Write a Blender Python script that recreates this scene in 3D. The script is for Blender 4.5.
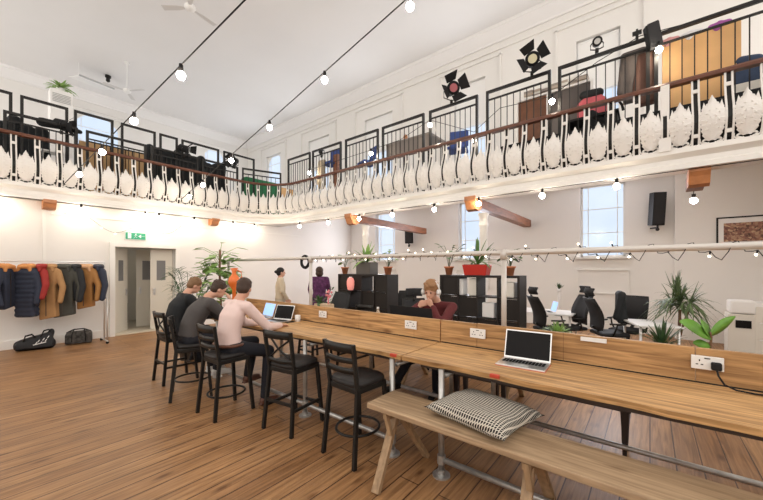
import bpy, bmesh, math, random
from mathutils import Vector, Matrix, Euler
random.seed(7)
PI = math.pi
for o in list(bpy.data.objects): bpy.data.objects.remove(o, do_unlink=True)
SC = bpy.context.scene
COL = SC.collection

# ------------------------------------------------------------ camera
F = 332.4; TH = math.atan2(411.5, F); SN, CS = math.sin(TH), math.cos(TH); EYE = 1.65
cam = bpy.data.objects.new('camera', bpy.data.cameras.new('camera')); COL.objects.link(cam)
cam.location = (0, 0, EYE); cam.rotation_euler = (PI/2, 0, -TH)
cam.data.sensor_width = 36; cam.data.lens = 36*F/763; cam.data.shift_y = 18/763
cam.data.clip_start = .05
SC.camera = cam
# ------------------------------------------------------------ world, lights, exposure
w = bpy.data.worlds.new('world'); SC.world = w; w.use_nodes = True
bg = w.node_tree.nodes['Background']; bg.inputs[0].default_value = (1.0, .955, .90, 1); bg.inputs[1].default_value = 1.55
SC.view_settings.view_transform = 'Standard'; SC.view_settings.look = 'None'
SC.view_settings.gamma = 1; SC.view_settings.exposure = 0.46
def area(name, loc, rot, sx, sy, power, col):
    l = bpy.data.lights.new(name, 'AREA'); l.shape = 'RECTANGLE'; l.size = sx; l.size_y = sy; l.energy = power; l.color = col
    o = bpy.data.objects.new(name, l); COL.objects.link(o); o.location = loc; o.rotation_euler = rot; return o
WINC = [1.0, 4.64, 8.39]
for i, yy in enumerate(WINC):
    area('window_light', (10.5, yy, 2.6), (0, PI/2, 0), 1.3, 1.0, 50, (.92, .93, 1))
for i, yy in enumerate([1.0, 4.7, 8.7, 12.5, 16.3]):
    area('window_light', (10.5, yy, 6.3), (0, PI/2, 0), 3.4, 1.2, 36, (.88, .93, 1))

# ------------------------------------------------------------ helpers
def un(px, py, x=None, y=None, z=None, d=None):
    """world point seen in the photo at (px,py), on the plane x=, y=, z= or at depth d"""
    l = (px-381.5)/F; v = (268-py)/F; dx = SN+CS*l; dy = CS-SN*l
    if d is None:
        d = x/dx if x is not None else (y/dy if y is not None else (z-EYE)/v)
    return Vector((dx*d, dy*d, EYE+v*d))
def V(*a): return Vector(a)

MATS = {}
def mat(name, col, rough=.6, metal=0, emit=0, var=0, vscale=8, bump=0, bscale=40, coat=0, alpha=1, trans=0, stretch=None):
    if name in MATS: return MATS[name]
    m = bpy.data.materials.new(name); m.use_nodes = True; nt = m.node_tree; b = nt.nodes['Principled BSDF']
    c = (col[0], col[1], col[2], 1)
    b.inputs['Base Color'].default_value = c; b.inputs['Roughness'].default_value = rough; b.inputs['Metallic'].default_value = metal
    if max(col) < .04: b.inputs['Specular IOR Level'].default_value = .28
    if coat: b.inputs['Coat Weight'].default_value = coat
    if trans: b.inputs['Transmission Weight'].default_value = trans
    if emit:
        b.inputs['Emission Color'].default_value = c; b.inputs['Emission Strength'].default_value = emit
    if var or bump:
        tc = nt.nodes.new('ShaderNodeTexCoord'); mp = nt.nodes.new('ShaderNodeMapping')
        nt.links.new(tc.outputs['Object'], mp.inputs[0])
        if stretch: mp.inputs['Scale'].default_value = stretch
    if var:
        n = nt.nodes.new('ShaderNodeTexNoise'); n.inputs['Scale'].default_value = vscale; n.inputs['Detail'].default_value = 5
        nt.links.new(mp.outputs[0], n.inputs['Vector'])
        r = nt.nodes.new('ShaderNodeValToRGB'); r.color_ramp.elements[0].position = .3; r.color_ramp.elements[1].position = .7
        r.color_ramp.elements[0].color = tuple(max(0, k*(1-var)) for k in col)+(1,)
        r.color_ramp.elements[1].color = tuple(min(1, k*(1+var)) for k in col)+(1,)
        nt.links.new(n.outputs[0], r.inputs[0]); nt.links.new(r.outputs[0], b.inputs['Base Color'])
    if bump:
        n2 = nt.nodes.new('ShaderNodeTexNoise'); n2.inputs['Scale'].default_value = bscale
        nt.links.new(mp.outputs[0], n2.inputs['Vector'])
        bp = nt.nodes.new('ShaderNodeBump'); bp.inputs['Strength'].default_value = bump; bp.inputs['Distance'].default_value = .01
        nt.links.new(n2.outputs[0], bp.inputs['Height']); nt.links.new(bp.outputs[0], b.inputs['Normal'])
    MATS[name] = m; return m

def plank_mat(name, c1, c2, dark, rowh, length, axis='X', rough=.4, grain=1.0, knots=True, coord='Object', gap=.006, scratch=False):
    m = bpy.data.materials.new(name); m.use_nodes = True; nt = m.node_tree; N = nt.nodes; L = nt.links; b = N['Principled BSDF']
    tc = N.new('ShaderNodeTexCoord'); mp = N.new('ShaderNodeMapping'); L.new(tc.outputs[coord], mp.inputs[0])
    if axis == 'Y': mp.inputs['Rotation'].default_value = (0, 0, PI/2); mp.inputs['Location'].default_value = (31, 100*rowh+rowh*.5-.02, 0)
    br = N.new('ShaderNodeTexBrick'); L.new(mp.outputs[0], br.inputs['Vector'])
    br.inputs['Scale'].default_value = 1; br.inputs['Brick Width'].default_value = length; br.inputs['Row Height'].default_value = rowh
    br.inputs['Mortar Size'].default_value = gap; br.inputs['Mortar Smooth'].default_value = .2; br.inputs['Bias'].default_value = 0
    br.inputs['Color1'].default_value = c1+(1,); br.inputs['Color2'].default_value = c2+(1,); br.inputs['Mortar'].default_value = dark+(1,)
    br.offset = .37; br.offset_frequency = 2
    mp2 = N.new('ShaderNodeMapping'); L.new(mp.outputs[0], mp2.inputs[0]); mp2.inputs['Scale'].default_value = (1.3, 22, 22)
    n = N.new('ShaderNodeTexNoise'); L.new(mp2.outputs[0], n.inputs['Vector']); n.inputs['Scale'].default_value = 1.6; n.inputs['Detail'].default_value = 7; n.inputs['Distortion'].default_value = .7
    r = N.new('ShaderNodeValToRGB'); r.color_ramp.elements[0].position = .32; r.color_ramp.elements[1].position = .68
    g = .5*grain
    r.color_ramp.elements[0].color = (1-g, 1-g*1.1, 1-g*1.2, 1); r.color_ramp.elements[1].color = (1.1, 1.1, 1.1, 1)
    L.new(n.outputs[0], r.inputs[0])
    mx = N.new('ShaderNodeMixRGB'); mx.blend_type = 'MULTIPLY'; mx.inputs[0].default_value = 1
    L.new(br.outputs[0], mx.inputs[1]); L.new(r.outputs[0], mx.inputs[2])
    n3 = N.new('ShaderNodeTexNoise'); L.new(mp.outputs[0], n3.inputs['Vector']); n3.inputs['Scale'].default_value = 1.1; n3.inputs['Detail'].default_value = 4
    r3 = N.new('ShaderNodeValToRGB'); r3.color_ramp.elements[0].position = .3; r3.color_ramp.elements[1].position = .7
    r3.color_ramp.elements[0].color = (.78, .74, .70, 1); r3.color_ramp.elements[1].color = (1.12, 1.12, 1.12, 1)
    L.new(n3.outputs[0], r3.inputs[0])
    mx2 = N.new('ShaderNodeMixRGB'); mx2.blend_type = 'MULTIPLY'; mx2.inputs[0].default_value = 1
    L.new(mx.outputs[0], mx2.inputs[1]); L.new(r3.outputs[0], mx2.inputs[2]); out = mx2
    if knots:
        mp4 = N.new('ShaderNodeMapping'); L.new(mp.outputs[0], mp4.inputs[0]); mp4.inputs['Scale'].default_value = (2.2, 6.5, 6.5)
        vo = N.new('ShaderNodeTexVoronoi'); L.new(mp4.outputs[0], vo.inputs['Vector']); vo.inputs['Scale'].default_value = 1.0
        r4 = N.new('ShaderNodeValToRGB'); r4.color_ramp.elements[0].position = .06; r4.color_ramp.elements[1].position = .20
        r4.color_ramp.elements[0].color = (.35, .25, .18, 1); r4.color_ramp.elements[1].color = (1, 1, 1, 1)
        L.new(vo.outputs['Distance'], r4.inputs[0])
        mx3 = N.new('ShaderNodeMixRGB'); mx3.blend_type = 'MULTIPLY'; mx3.inputs[0].default_value = .8
        L.new(mx2.outputs[0], mx3.inputs[1]); L.new(r4.outputs[0], mx3.inputs[2]); out = mx3
    L.new(out.outputs[0], b.inputs['Base Color'])
    bp = N.new('ShaderNodeBump'); bp.inputs['Strength'].default_value = .35; bp.inputs['Distance'].default_value = .004
    ad = N.new('ShaderNodeMath'); ad.operation = 'SUBTRACT'; L.new(n.outputs[0], ad.inputs[0]); L.new(br.outputs['Fac'], ad.inputs[1])
    L.new(ad.outputs[0], bp.inputs['Height']); L.new(bp.outputs[0], b.inputs['Normal'])
    mr = N.new('ShaderNodeMapRange'); L.new(n3.outputs[0], mr.inputs[0]); mr.inputs[3].default_value = rough-.1; mr.inputs[4].default_value = rough+.15
    L.new(mr.outputs[0], b.inputs['Roughness'])
    MATS[name] = m; return m

M_wall = mat('wall_plaster', (.80, .775, .74), .8, var=.02, vscale=.8)
M_ceil = mat('ceiling_plaster', (.82, .80, .785), .85, var=.015, vscale=.6)
M_trim = mat('white_gloss_paint', (.82, .80, .76), .45)
M_iron = mat('white_cast_iron', (.80, .775, .74), .5, bump=.5, bscale=60)
M_floor = plank_mat('floor_boards', (.44, .245, .11), (.32, .165, .07), (.09, .04, .02), .171, 3.4, 'X', .42, .85, gap=.005)
M_table = plank_mat('table_wood', (.70, .435, .20), (.60, .36, .155), (.30, .17, .08), .40, 60, 'Y', .5, 1.0, gap=.0015)
M_div = plank_mat('divider_wood', (.66, .40, .18), (.55, .32, .13), (.3, .15, .06), .9, 1.45, 'Y', .55, 1.1, gap=.002)
M_bench = plank_mat('bench_wood', (.50, .36, .225), (.44, .31, .19), (.18, .11, .07), .9, 60, 'Y', .6, .7, gap=.002)
M_legwood = mat('trestle_wood', (.36, .235, .13), .6, var=.25, vscale=5, stretch=(6, 6, 1))
M_beam = mat('beam_wood', (.22, .075, .03), .45, var=.3, vscale=4, stretch=(1, 6, 6))
M_corbel = mat('corbel_wood', (.50, .21, .085), .5, var=.2, vscale=6)
M_rail = mat('handrail_wood', (.125, .042, .022), .35, var=.2, vscale=5)
M_black = mat('black_metal', (.018, .017, .016), .4)
M_blackm = mat('matt_black', (.012, .012, .013), .7)
M_stool = mat('black_stool_paint', (.016, .015, .014), .35)
M_leather = mat('black_leather', (.022, .02, .02), .42, bump=.2)
M_mesh = mat('black_mesh', (.03, .03, .032), .75)
M_pipe = mat('galvanised_pipe', (.50, .49, .47), .38, .75, var=.15, vscale=14)
M_pipew = mat('pale_pipe', (.62, .58, .54), .45, .25)
M_alu = mat('aluminium', (.72, .71, .70), .3, .8)
M_steel = mat('dark_steel', (.07, .055, .05), .4, .5)
M_white = mat('white_plastic', (.85, .84, .82), .35)
M_cream = mat('cream_paint', (.74, .71, .64), .5)
M_screen = mat('dark_screen', (.012, .011, .011), .25); M_screen.node_tree.nodes['Principled BSDF'].inputs['Specular IOR Level'].default_value = .08
M_blue_scr = mat('blue_screen', (.30, .50, .85), .3, emit=.7)
M_terra = mat('terracotta', (.55, .20, .09), .75, var=.15, vscale=10)
M_redpot = mat('red_pot', (.55, .03, .02), .35)
M_greypot = mat('dark_grey_pot', (.10, .09, .08), .6)
M_soil = mat('soil', (.06, .04, .025), .95)
M_leaf = mat('leaf_green', (.085, .19, .04), .45, var=.4, vscale=9)
M_leafl = mat('leaf_light_green', (.24, .40, .10), .45, var=.3, vscale=9)
M_leafd = mat('leaf_dark_green', (.045, .10, .035), .5, var=.4, vscale=9)
M_stem = mat('brown_stem', (.20, .11, .06), .8)
M_skin = mat('skin', (.62, .34, .235), .5)
M_bulb = mat('lit_bulb', (1.0, .87, .70), .3, emit=85)
M_fairy = mat('lit_fairy_bulb', (1.0, .88, .66), .3, emit=7)
M_glass = mat('clear_glass', (.9, .95, .95), .05, trans=.9)
M_orange = mat('orange_glaze', (.75, .17, .03), .35, var=.15)
M_grille = mat('grey_grille', (.45, .45, .44), .5)
def sky_pane():
    m = bpy.data.materials.new('daylight_pane'); m.use_nodes = True; nt = m.node_tree; N = nt.nodes; b = N['Principled BSDF']
    tc = N.new('ShaderNodeTexCoord'); n = N.new('ShaderNodeTexNoise'); n.inputs['Scale'].default_value = .8
    nt.links.new(tc.outputs['Object'], n.inputs['Vector'])
    r = N.new('ShaderNodeValToRGB'); r.color_ramp.elements[0].color = (.50, .62, .80, 1); r.color_ramp.elements[1].color = (.72, .80, .92, 1)
    nt.links.new(n.outputs[0], r.inputs[0]); nt.links.new(r.outputs[0], b.inputs['Emission Color'])
    b.inputs['Base Color'].default_value = (.1, .12, .15, 1); b.inputs['Emission Strength'].default_value = .80; b.inputs['Roughness'].default_value = .15
    return m
M_sky = sky_pane()

class MB:
    def __init__(s): s.bm = bmesh.new()
    def _x(s, vs, M):
        bmesh.ops.transform(s.bm, matrix=M, verts=vs)
    def box(s, c, d, rot=None, bev=0):
        r = bmesh.ops.create_cube(s.bm, size=1); vs = r['verts']
        s._x(vs, Matrix.Diagonal((d[0], d[1], d[2], 1)))
        if bev:
            es = list({e for v in vs for e in v.link_edges})
            rb = bmesh.ops.bevel(s.bm, geom=es, offset=bev, segments=2, affect='EDGES', profile=.5)
            vs = list({v for f in rb['faces'] for v in f.verts} | {v for v in vs if v.is_valid})
        if rot: s._x(vs, Euler(rot).to_matrix().to_4x4())
        s._x(vs, Matrix.Translation(c)); return s
    def cone(s, a, b, r0, r1=None, seg=12):
        a, b = Vector(a), Vector(b); r1 = r0 if r1 is None else r1; d = b-a
        if d.length < 1e-6: return s
        r = bmesh.ops.create_cone(s.bm, cap_ends=True, cap_tris=False, segments=seg, radius1=r0, radius2=max(r1, 1e-4), depth=d.length)
        s._x(r['verts'], Matrix.Translation((a+b)/2) @ d.to_track_quat('Z', 'Y').to_matrix().to_4x4()); return s
    def bar(s, a, b, wx, wy, up=(0, 0, 1)):
        a, b = Vector(a), Vector(b); d = b-a; z = d.normalized(); x = Vector(up).cross(z)
        if x.length < 1e-3: x = Vector((1, 0, 0)).cross(z) if abs(z.x) < .9 else Vector((0, 1, 0)).cross(z)
        x.normalize(); y = z.cross(x)
        R = Matrix((x, y, z)).transposed().to_4x4()
        r = bmesh.ops.create_cube(s.bm, size=1)
        s._x(r['verts'], Matrix.Translation((a+b)/2) @ R @ Matrix.Diagonal((wx, wy, d.length, 1))); return s
    def sph(s, c, r, sc=(1, 1, 1), sub=2, rot=None):
        q = bmesh.ops.create_icosphere(s.bm, subdivisions=sub, radius=r)
        M = Matrix.Translation(c)
        if rot: M = M @ Euler(rot).to_matrix().to_4x4()
        s._x(q['verts'], M @ Matrix.Diagonal((sc[0], sc[1], sc[2], 1))); return s
    def hull(s, pts):
        vs = [s.bm.verts.new(p) for p in pts]
        r = bmesh.ops.convex_hull(s.bm, input=vs)
        bad = [g for g in r.get('geom_unused', []) + r.get('geom_interior', []) if isinstance(g, bmesh.types.BMVert)]
        if bad: bmesh.ops.delete(s.bm, geom=list(set(bad)), context='VERTS')
        return s
    def cap(s, a, b, r0, r1=None):
        r1 = r0 if r1 is None else r1
        s.sph(a, r0); s.sph(b, r1); s.cone(a, b, r0, r1, 16); return s
    def tube(s, pts, r, seg=8, closed=False, rad=None):
        pts = [Vector(p) for p in pts]; n = len(pts); rings = []; up = Vector((0, 0, 1))
        for i, p in enumerate(pts):
            if closed: t = pts[(i+1) % n]-pts[i-1]
            else: t = pts[min(i+1, n-1)]-pts[max(i-1, 0)]
            t.normalize()
            x = up.cross(t)
            if x.length < .05: x = Vector((1, 0, 0)).cross(t)
            x.normalize(); y = t.cross(x); rr = rad[i] if rad else r
            rings.append([s.bm.verts.new(p+rr*(math.cos(2*PI*k/seg)*x+math.sin(2*PI*k/seg)*y)) for k in range(seg)])
        m = n if closed else n-1
        for i in range(m):
            A, B = rings[i], rings[(i+1) % n]
            for k in range(seg): s.bm.faces.new((A[k], A[(k+1) % seg], B[(k+1) % seg], B[k]))
        if not closed: s.bm.faces.new(rings[0][::-1]); s.bm.faces.new(rings[-1])
        return s
    def lathe(s, prof, c=(0, 0, 0), seg=20):
        c = Vector(c); rings = []
        for r, z in prof: rings.append([s.bm.verts.new(c+Vector((r*math.cos(2*PI*k/seg), r*math.sin(2*PI*k/seg), z))) for k in range(seg)])
        for i in range(len(rings)-1):
            for k in range(seg): s.bm.faces.new((rings[i][k], rings[i][(k+1) % seg], rings[i+1][(k+1) % seg], rings[i+1][k]))
        s.bm.faces.new(rings[0][::-1]); s.bm.faces.new(rings[-1]); return s
    def prism(s, pts, off):
        """planar polygon (3-D points) pushed along off"""
        off = Vector(off); a = [s.bm.verts.new(p) for p in pts]; b = [s.bm.verts.new(Vector(p)+off) for p in pts]; n = len(a)
        s.bm.faces.new(a); s.bm.faces.new(b[::-1])
        for i in range(n): s.bm.faces.new((a[i], b[i], b[(i+1) % n], a[(i+1) % n]))
        return s
    def strip(s, rows, th=0, n=None):
        """grid of points (list of rows)"""
        vr = [[s.bm.verts.new(p) for p in r] for r in rows]
        for i in range(len(vr)-1):
            for j in range(len(vr[0])-1): s.bm.faces.new((vr[i][j], vr[i][j+1], vr[i+1][j+1], vr[i+1][j]))
        return s
    def build(s, name, m, parent=None, smooth=False, loc=None, bevel=0, solid=0):
        bmesh.ops.recalc_face_normals(s.bm, faces=s.bm.faces)
        me = bpy.data.meshes.new(name); s.bm.to_mesh(me); s.bm.free()
        if smooth:
            for p in me.polygons: p.use_smooth = True
        me.materials.append(m)
        o = bpy.data.objects.new(name, me); COL.objects.link(o)
        if loc: o.location = loc
        if parent: o.parent = parent
        if solid:
            k = o.modifiers.new('solid', 'SOLIDIFY'); k.thickness = solid; k.offset = 0
        if bevel:
            k = o.modifiers.new('bevel', 'BEVEL'); k.width = bevel; k.segments = 2; k.limit_method = 'ANGLE'
        return o
    def blob(s, name, m, parent=None, vox=.014, it=4, loc=None):
        """fuse all the shapes into one smooth continuous surface"""
        me = bpy.data.meshes.new(name+'_raw'); s.bm.to_mesh(me); s.bm.free()
        t = bpy.data.objects.new('tmp', me); COL.objects.link(t)
        k = t.modifiers.new('r', 'REMESH'); k.mode = 'VOXEL'; k.voxel_size = vox; k.use_smooth_shade = True
        q = t.modifiers.new('s', 'SMOOTH'); q.iterations = it; q.factor = .5
        dg = bpy.context.evaluated_depsgraph_get(); dg.update()
        nm = bpy.data.meshes.new_from_object(t.evaluated_get(dg))
        bpy.data.objects.remove(t, do_unlink=True)
        nm.materials.clear(); nm.materials.append(m)
        for p in nm.polygons: p.use_smooth = True
        o = bpy.data.objects.new(name, nm); COL.objects.link(o)
        if loc: o.location = loc
        if parent: o.parent = parent
        return o

def thing(name, label, cat, loc=(0, 0, 0), rz=0, group=None):
    o = bpy.data.objects.new(name, None); COL.objects.link(o); o.empty_display_size = .1
    o.location = loc; o.rotation_euler = (0, 0, rz); o['label'] = label; o['category'] = cat
    if group: o['group'] = group
    return o
def tag(o, label, cat, group=None):
    o['label'] = label; o['category'] = cat
    if group: o['group'] = group
    return o
def struct(o): o['kind'] = 'structure'; return o
def dup(r0, loc, rz=0, label=None, group=None):
    r = r0.copy(); COL.objects.link(r); r.location = loc; r.rotation_euler = (0, 0, rz)
    if label: r['label'] = label
    if group: r['group'] = group
    for ch in list(r0.children):
        c = ch.copy(); COL.objects.link(c); c.parent = r
        for g in ch.children:
            d = g.copy(); COL.objects.link(d); d.parent = c
    return r

# ============================================================ STRUCTURE
XW, YF, YU, ZC = 10.6, 10.1, 19.0, 9.26
ZG0, ZG1 = 3.08, 3.33          # gallery slab
XB, YB, RB = 6.5, 9.9, 1.2     # gallery edge
struct(MB().box((2.3, 7, -.1), (16.8, 26, .2)).build('floor', M_floor))
struct(MB().box((2.3, 6.6, ZC+.1), (16.8, 25.2, .2)).build('ceiling', M_ceil))

def wall_with_holes(name, axis, pos, th, a0, a1, z0, z1, holes, m):
    """wall in the plane axis=pos, built of slabs around rectangular holes (a0,a1,z0,z1)"""
    mb = MB(); cuts = sorted({a0, a1} | {h[0] for h in holes} | {h[1] for h in holes})
    for i in range(len(cuts)-1):
        p, q = cuts[i], cuts[i+1]; mid = (p+q)/2
        hs = sorted([(h[2], h[3]) for h in holes if h[0] <= mid <= h[1]]); z = z0
        for lo, hi in hs+[(z1, z1)]:
            if lo > z+1e-4:
                c = (pos, mid, (z+lo)/2) if axis == 'x' else (mid, pos, (z+lo)/2)
                d = (th, q-p, lo-z) if axis == 'x' else (q-p, th, lo-z)
                mb.box(c, d)
            z = max(z, hi)
    bmesh.ops.remove_doubles(mb.bm, verts=mb.bm.verts, dist=1e-4)
    return struct(mb.build(name, m))
low = [(c-.5, c+.5, 1.95, 3.9) for c in WINC]
UPW = [(1.1, 1.0), (4.75, 1.1), (8.75, 1.5), (12.5, 1.5), (16.3, 1.4)]
up = [(c-wd/2, c+wd/2, 5.0, 7.95) for c, wd in UPW]
wall_with_holes('wall_right', 'x', XW+.15, .3, -6, 19.3, 0, ZC, low+up, M_wall)
farw = [(2.75, 4.35, 5.4, 8.4), (8.1, 9.2, 5.4, 8.3)]
wall_with_holes('wall_far', 'y', YU+.15, .3, -6, XW, ZG1, ZC, farw, M_wall)
DX0, DX1, DZ = 2.2, 3.52, 2.17
wall_with_holes('wall_door', 'y', YF+.1, .2, -6, 7.36, 0, ZG0, [(DX0, DX1, 0, DZ)], M_wall)
struct(MB().box(((7.36+XW)/2, YF+.3, 2.06), (XW-7.36, .2, 4.12)).build('wall_alcove', M_wall))
struct(MB().box((-6.05, 2, 1.54), (.1, 16.2, 3.08)).build('wall_left_added', M_wall)); struct(MB().box((2.3, -6.05, 1.54), (16.6, .1, 3.08)).build('wall_back_added', M_wall))  # unseen low walls added to block side light, open above so it falls from overhead
# right wall pier with the framed picture
struct(MB().box((XW-.13, -3.2, 3.97/2), (.26, 5.5, 3.97)).build('wall_pier', M_wall))
# corridor beyond the doors
struct(MB().box((1.35, 11.4, 1.3), (.1, 2.4, 2.6)).box((4.6, 11.4, 1.3), (.1, 2.4, 2.6)).box((3, 12.65, 1.3), (3.4, .1, 2.6)).box((3, 11.5, 2.65), (3.4, 2.4, .1)).build('wall_corridor', M_cream))
struct(MB().box((2.86, 11.35, .008), (3.2, 2.5, .016)).build('floor_corridor', mat('threshold_tile', (.62, .56, .45), .5)))

# gallery slab (L with a rounded inner corner)
def path_pts(off=0, step=.15):
    R = RB+off; pts = []
    y = -6
    while y < YB-RB: pts.append((XB+off*0-0+off*1, y)); y += .5
    for k in range(13):
        a = k/12*PI/2
        pts.append((XB-RB+R*math.cos(a), YB-RB+R*math.sin(a)))
    x = XB-RB-.5
    while x > -6: pts.append((x, YB+off)); x -= .5
    pts.append((-6, YB+off)); return pts
def pathat(s, off=0):
    """position and outward (towards the hall) normal at arc length s measured from y=0; off pushes into the gallery"""
    L1 = YB-RB; L2 = RB*PI/2
    if s < L1: return V(XB+off, s, 0), V(-1, 0, 0), 0
    if s < L1+L2:
        a = (s-L1)/RB; n = V(-math.cos(a), -math.sin(a), 0)
        c = V(XB-RB, YB-RB, 0); return c-n*(RB+off), n, a
    t = s-L1-L2; return V(XB-RB-t, YB+off, 0), V(0, -1, 0), PI/2
def sweep(prof, s0, s1, name, m, parent=None, step=.25, smooth=False):
    """profile of (outward, z) points swept along the gallery edge"""
    mb = MB(); n = max(2, int((s1-s0)/step)); rings = []
    for i in range(n+1):
        p, nn, a = pathat(s0+(s1-s0)*i/n)
        rings.append([mb.bm.verts.new((p+nn*o)+V(0, 0, z)) for o, z in prof])
    k = len(prof)
    for i in range(n):
        for j in range(k): mb.bm.faces.new((rings[i][j], rings[i][(j+1) % k], rings[i+1][(j+1) % k], rings[i+1][j]))
    mb.bm.faces.new(rings[0]); mb.bm.faces.new(rings[-1][::-1])
    return mb.build(name, m, parent, smooth)
edge = path_pts()
poly = edge+[(-6, YU), (XW, YU), (XW, YF+.2), (6.9, YF+.2), (6.9, -6)]
mbg = MB()
mbg.prism([V(x, y, ZG0+.02) for x, y in poly], (0, 0, ZG1-ZG0-.02))
bmesh.ops.triangulate(mbg.bm, faces=[f for f in mbg.bm.faces if len(f.verts) > 4])
struct(mbg.build('floor_gallery', M_ceil))
# the right gallery rises towards the windows
struct(MB().prism([V(x, -6, z) for x, z in [(6.9, 3.18), (XW, 4.0), (XW, 4.15), (6.9, 3.33)]], (0, YF+.2+6-.002, 0)).build('ceiling_gallery', M_ceil))
def gzr(x): return ZG1+max(0, (x-6.9)*.2216)
struct(sweep([(0, ZG0), (.05, ZG0), (.05, 3.15), (.02, 3.17), (.02, 3.24), (.06, 3.27), (.10, 3.30), (.10, 3.35), (0, 3.35)], -6, 19, 'trim_1', M_trim))
# cornice at the ceiling, and picture-rail mouldings
mc = MB()
CP = [(0, -.42), (.05, -.42), (.06, -.36), (.14, -.26), (.26, -.12), (.30, -.10), (.30, 0), (0, 0)]
mc.prism([V(XW-a, -6, ZC+b) for a, b in CP], (0, 25, 0)); mc.prism([V(-6, YU-a, ZC+b) for a, b in CP], (16.6, 0, 0))
struct(mc.build('trim_2', M_ceil))
mt = MB()
for c, wd in UPW:       # raised surrounds over the upper windows
    W = wd/2+.5; z1 = 8.45
    mt.box((XW-.03, c, z1), (.06, 2*W+.1, .07)); mt.box((XW-.03, c-W, (z1+4.4)/2), (.06, .05, z1-4.4)); mt.box((XW-.03, c+W, (z1+4.4)/2), (.06, .05, z1-4.4))
mt.box((XW-.02, 6.6, 8.62), (.05, 25, .05))
for a, b, z0, z1 in farw:
    mt.box(((a+b)/2, YU-.03, 8.55), (b-a+.6, .06, .07))
mt.box((4.4, YU-.03, 8.1-.9), (.05, .06, 0.01))
struct(mt.build('trim_3', M_wall))
# panels and sills on the ground floor right wall
ms = MB()
for c in WINC:
    ms.box((XW-.07, c, 1.92), (.16, 1.25, .05))
    for z in (.98, 1.6): ms.box((XW-.02, c, z), (.05, 1.16, .035))
    for y in (-.57, .57): ms.box((XW-.02, c+y, 1.29), (.05, .035, .62))
struct(ms.build('trim_4', M_trim))
struct(MB().box((-1.92, YF-.012, .09), (8.2, .024, .18)).box((5.47, YF-.012, .09), (3.7, .024, .18)).build('baseboard_far', M_trim))
struct(MB().box((XW-.012, 7.7, .09), (.024, 14, .18)).build('baseboard_right', M_trim))
# pilaster edges on the far ground-floor wall
struct(MB().box((1.0, YF-.015, ZG0/2), (.05, .03, ZG0)).box((4.4, YF-.01, ZG0-.25), (6.6, .03, .04)).build('trim_5', M_trim))
# door frame
struct(MB().box((DX0-.05, YF-.02, DZ/2), (.1, .1, DZ)).box((DX1+.05, YF-.02, DZ/2), (.1, .1, DZ)).box(((DX0+DX1)/2, YF-.02, DZ+.05), (DX1-DX0+.2, .1, .1)).build('trim_6', M_trim))

def window(name, axis, pos, a0, a1, z0, z1, nh, nv, arch=False):
    g = MB(); f = MB(); am = (a0+a1)/2; zm = (z0+z1)/2; W = a1-a0; Hh = z1-z0
    def b(mb, a, z, da, dz, dp, off=0):
        if axis == 'x': mb.box((pos+off, a, z), (dp, da, dz))
        else: mb.box((a, pos+off, z), (da, dp, dz))
    b(g, am, zm, W, Hh, .01, .02)
    t = .045
    b(f, a0+t/2, zm, t, Hh, .05); b(f, a1-t/2, zm, t, Hh, .05); b(f, am, z0+t/2, W, t, .05); b(f, am, z1-t/2, W, t, .05)
    for i in range(1, nv+1): b(f, a0+W*i/(nv+1) if nv > 2 else (a0+W*(.17 if i == 1 else .83)), zm, .018, Hh, .04)
    for i in range(1, nh+1): b(f, am, z0+Hh*i/(nh+1), W, .018, .04)
    if arch:          # plaster spandrels that round the head
        for sgn in (-1, 1):
            pts = []
            for k in range(9):
                th = k/8*PI/2; pts.append((am+sgn*W/2*math.cos(th), z1-W/2+W/2*math.sin(th)))
            pts += [(am+sgn*W/2, z1)]
            P3 = [V(pos-.04, a, z) if axis == 'x' else V(a, pos-.04, z) for a, z in pts]
            f.prism(P3, (.03, 0, 0) if axis == 'x' else (0, .03, 0))
    fo = struct(f.build(name, M_trim)); g.build('pane', M_sky, fo)
    return fo
n = 1
M_blind = mat('white_blind', (.84, .83, .81), .8)
for c, wd in UPW[:4]: tag(MB().box((XW+.10, c, 7.2), (.02, wd-.06, 1.45)).cone((XW+.10, c-wd/2+.02, 7.90), (XW+.10, c+wd/2-.02, 7.90), .03).build('roller_blind', M_blind), {1.1: 'white roller blind in the upper window behind the hanging coats', 4.75: 'white roller blind in the upper window behind the reddish spotlight', 8.75: 'white roller blind in the middle upper window', 12.5: 'white roller blind in the upper window second from the far corner'}[c], 'blind', 'roller blinds in the upper right windows')
for c in WINC: window('window_%d' % n, 'x', XW+.16, c-.5, c+.5, 1.95, 3.9, 2, 2); n += 1
for c, wd in UPW: window('window_%d' % n, 'x', XW+.16, c-wd/2, c+wd/2, 5.0, 7.95, 5, 2, c > 15); n += 1
for a0, a1, z0, z1 in farw: window('window_%d' % n, 'y', YU+.16, a0, a1, z0, z1, 4, 2, True); n += 1

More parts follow.
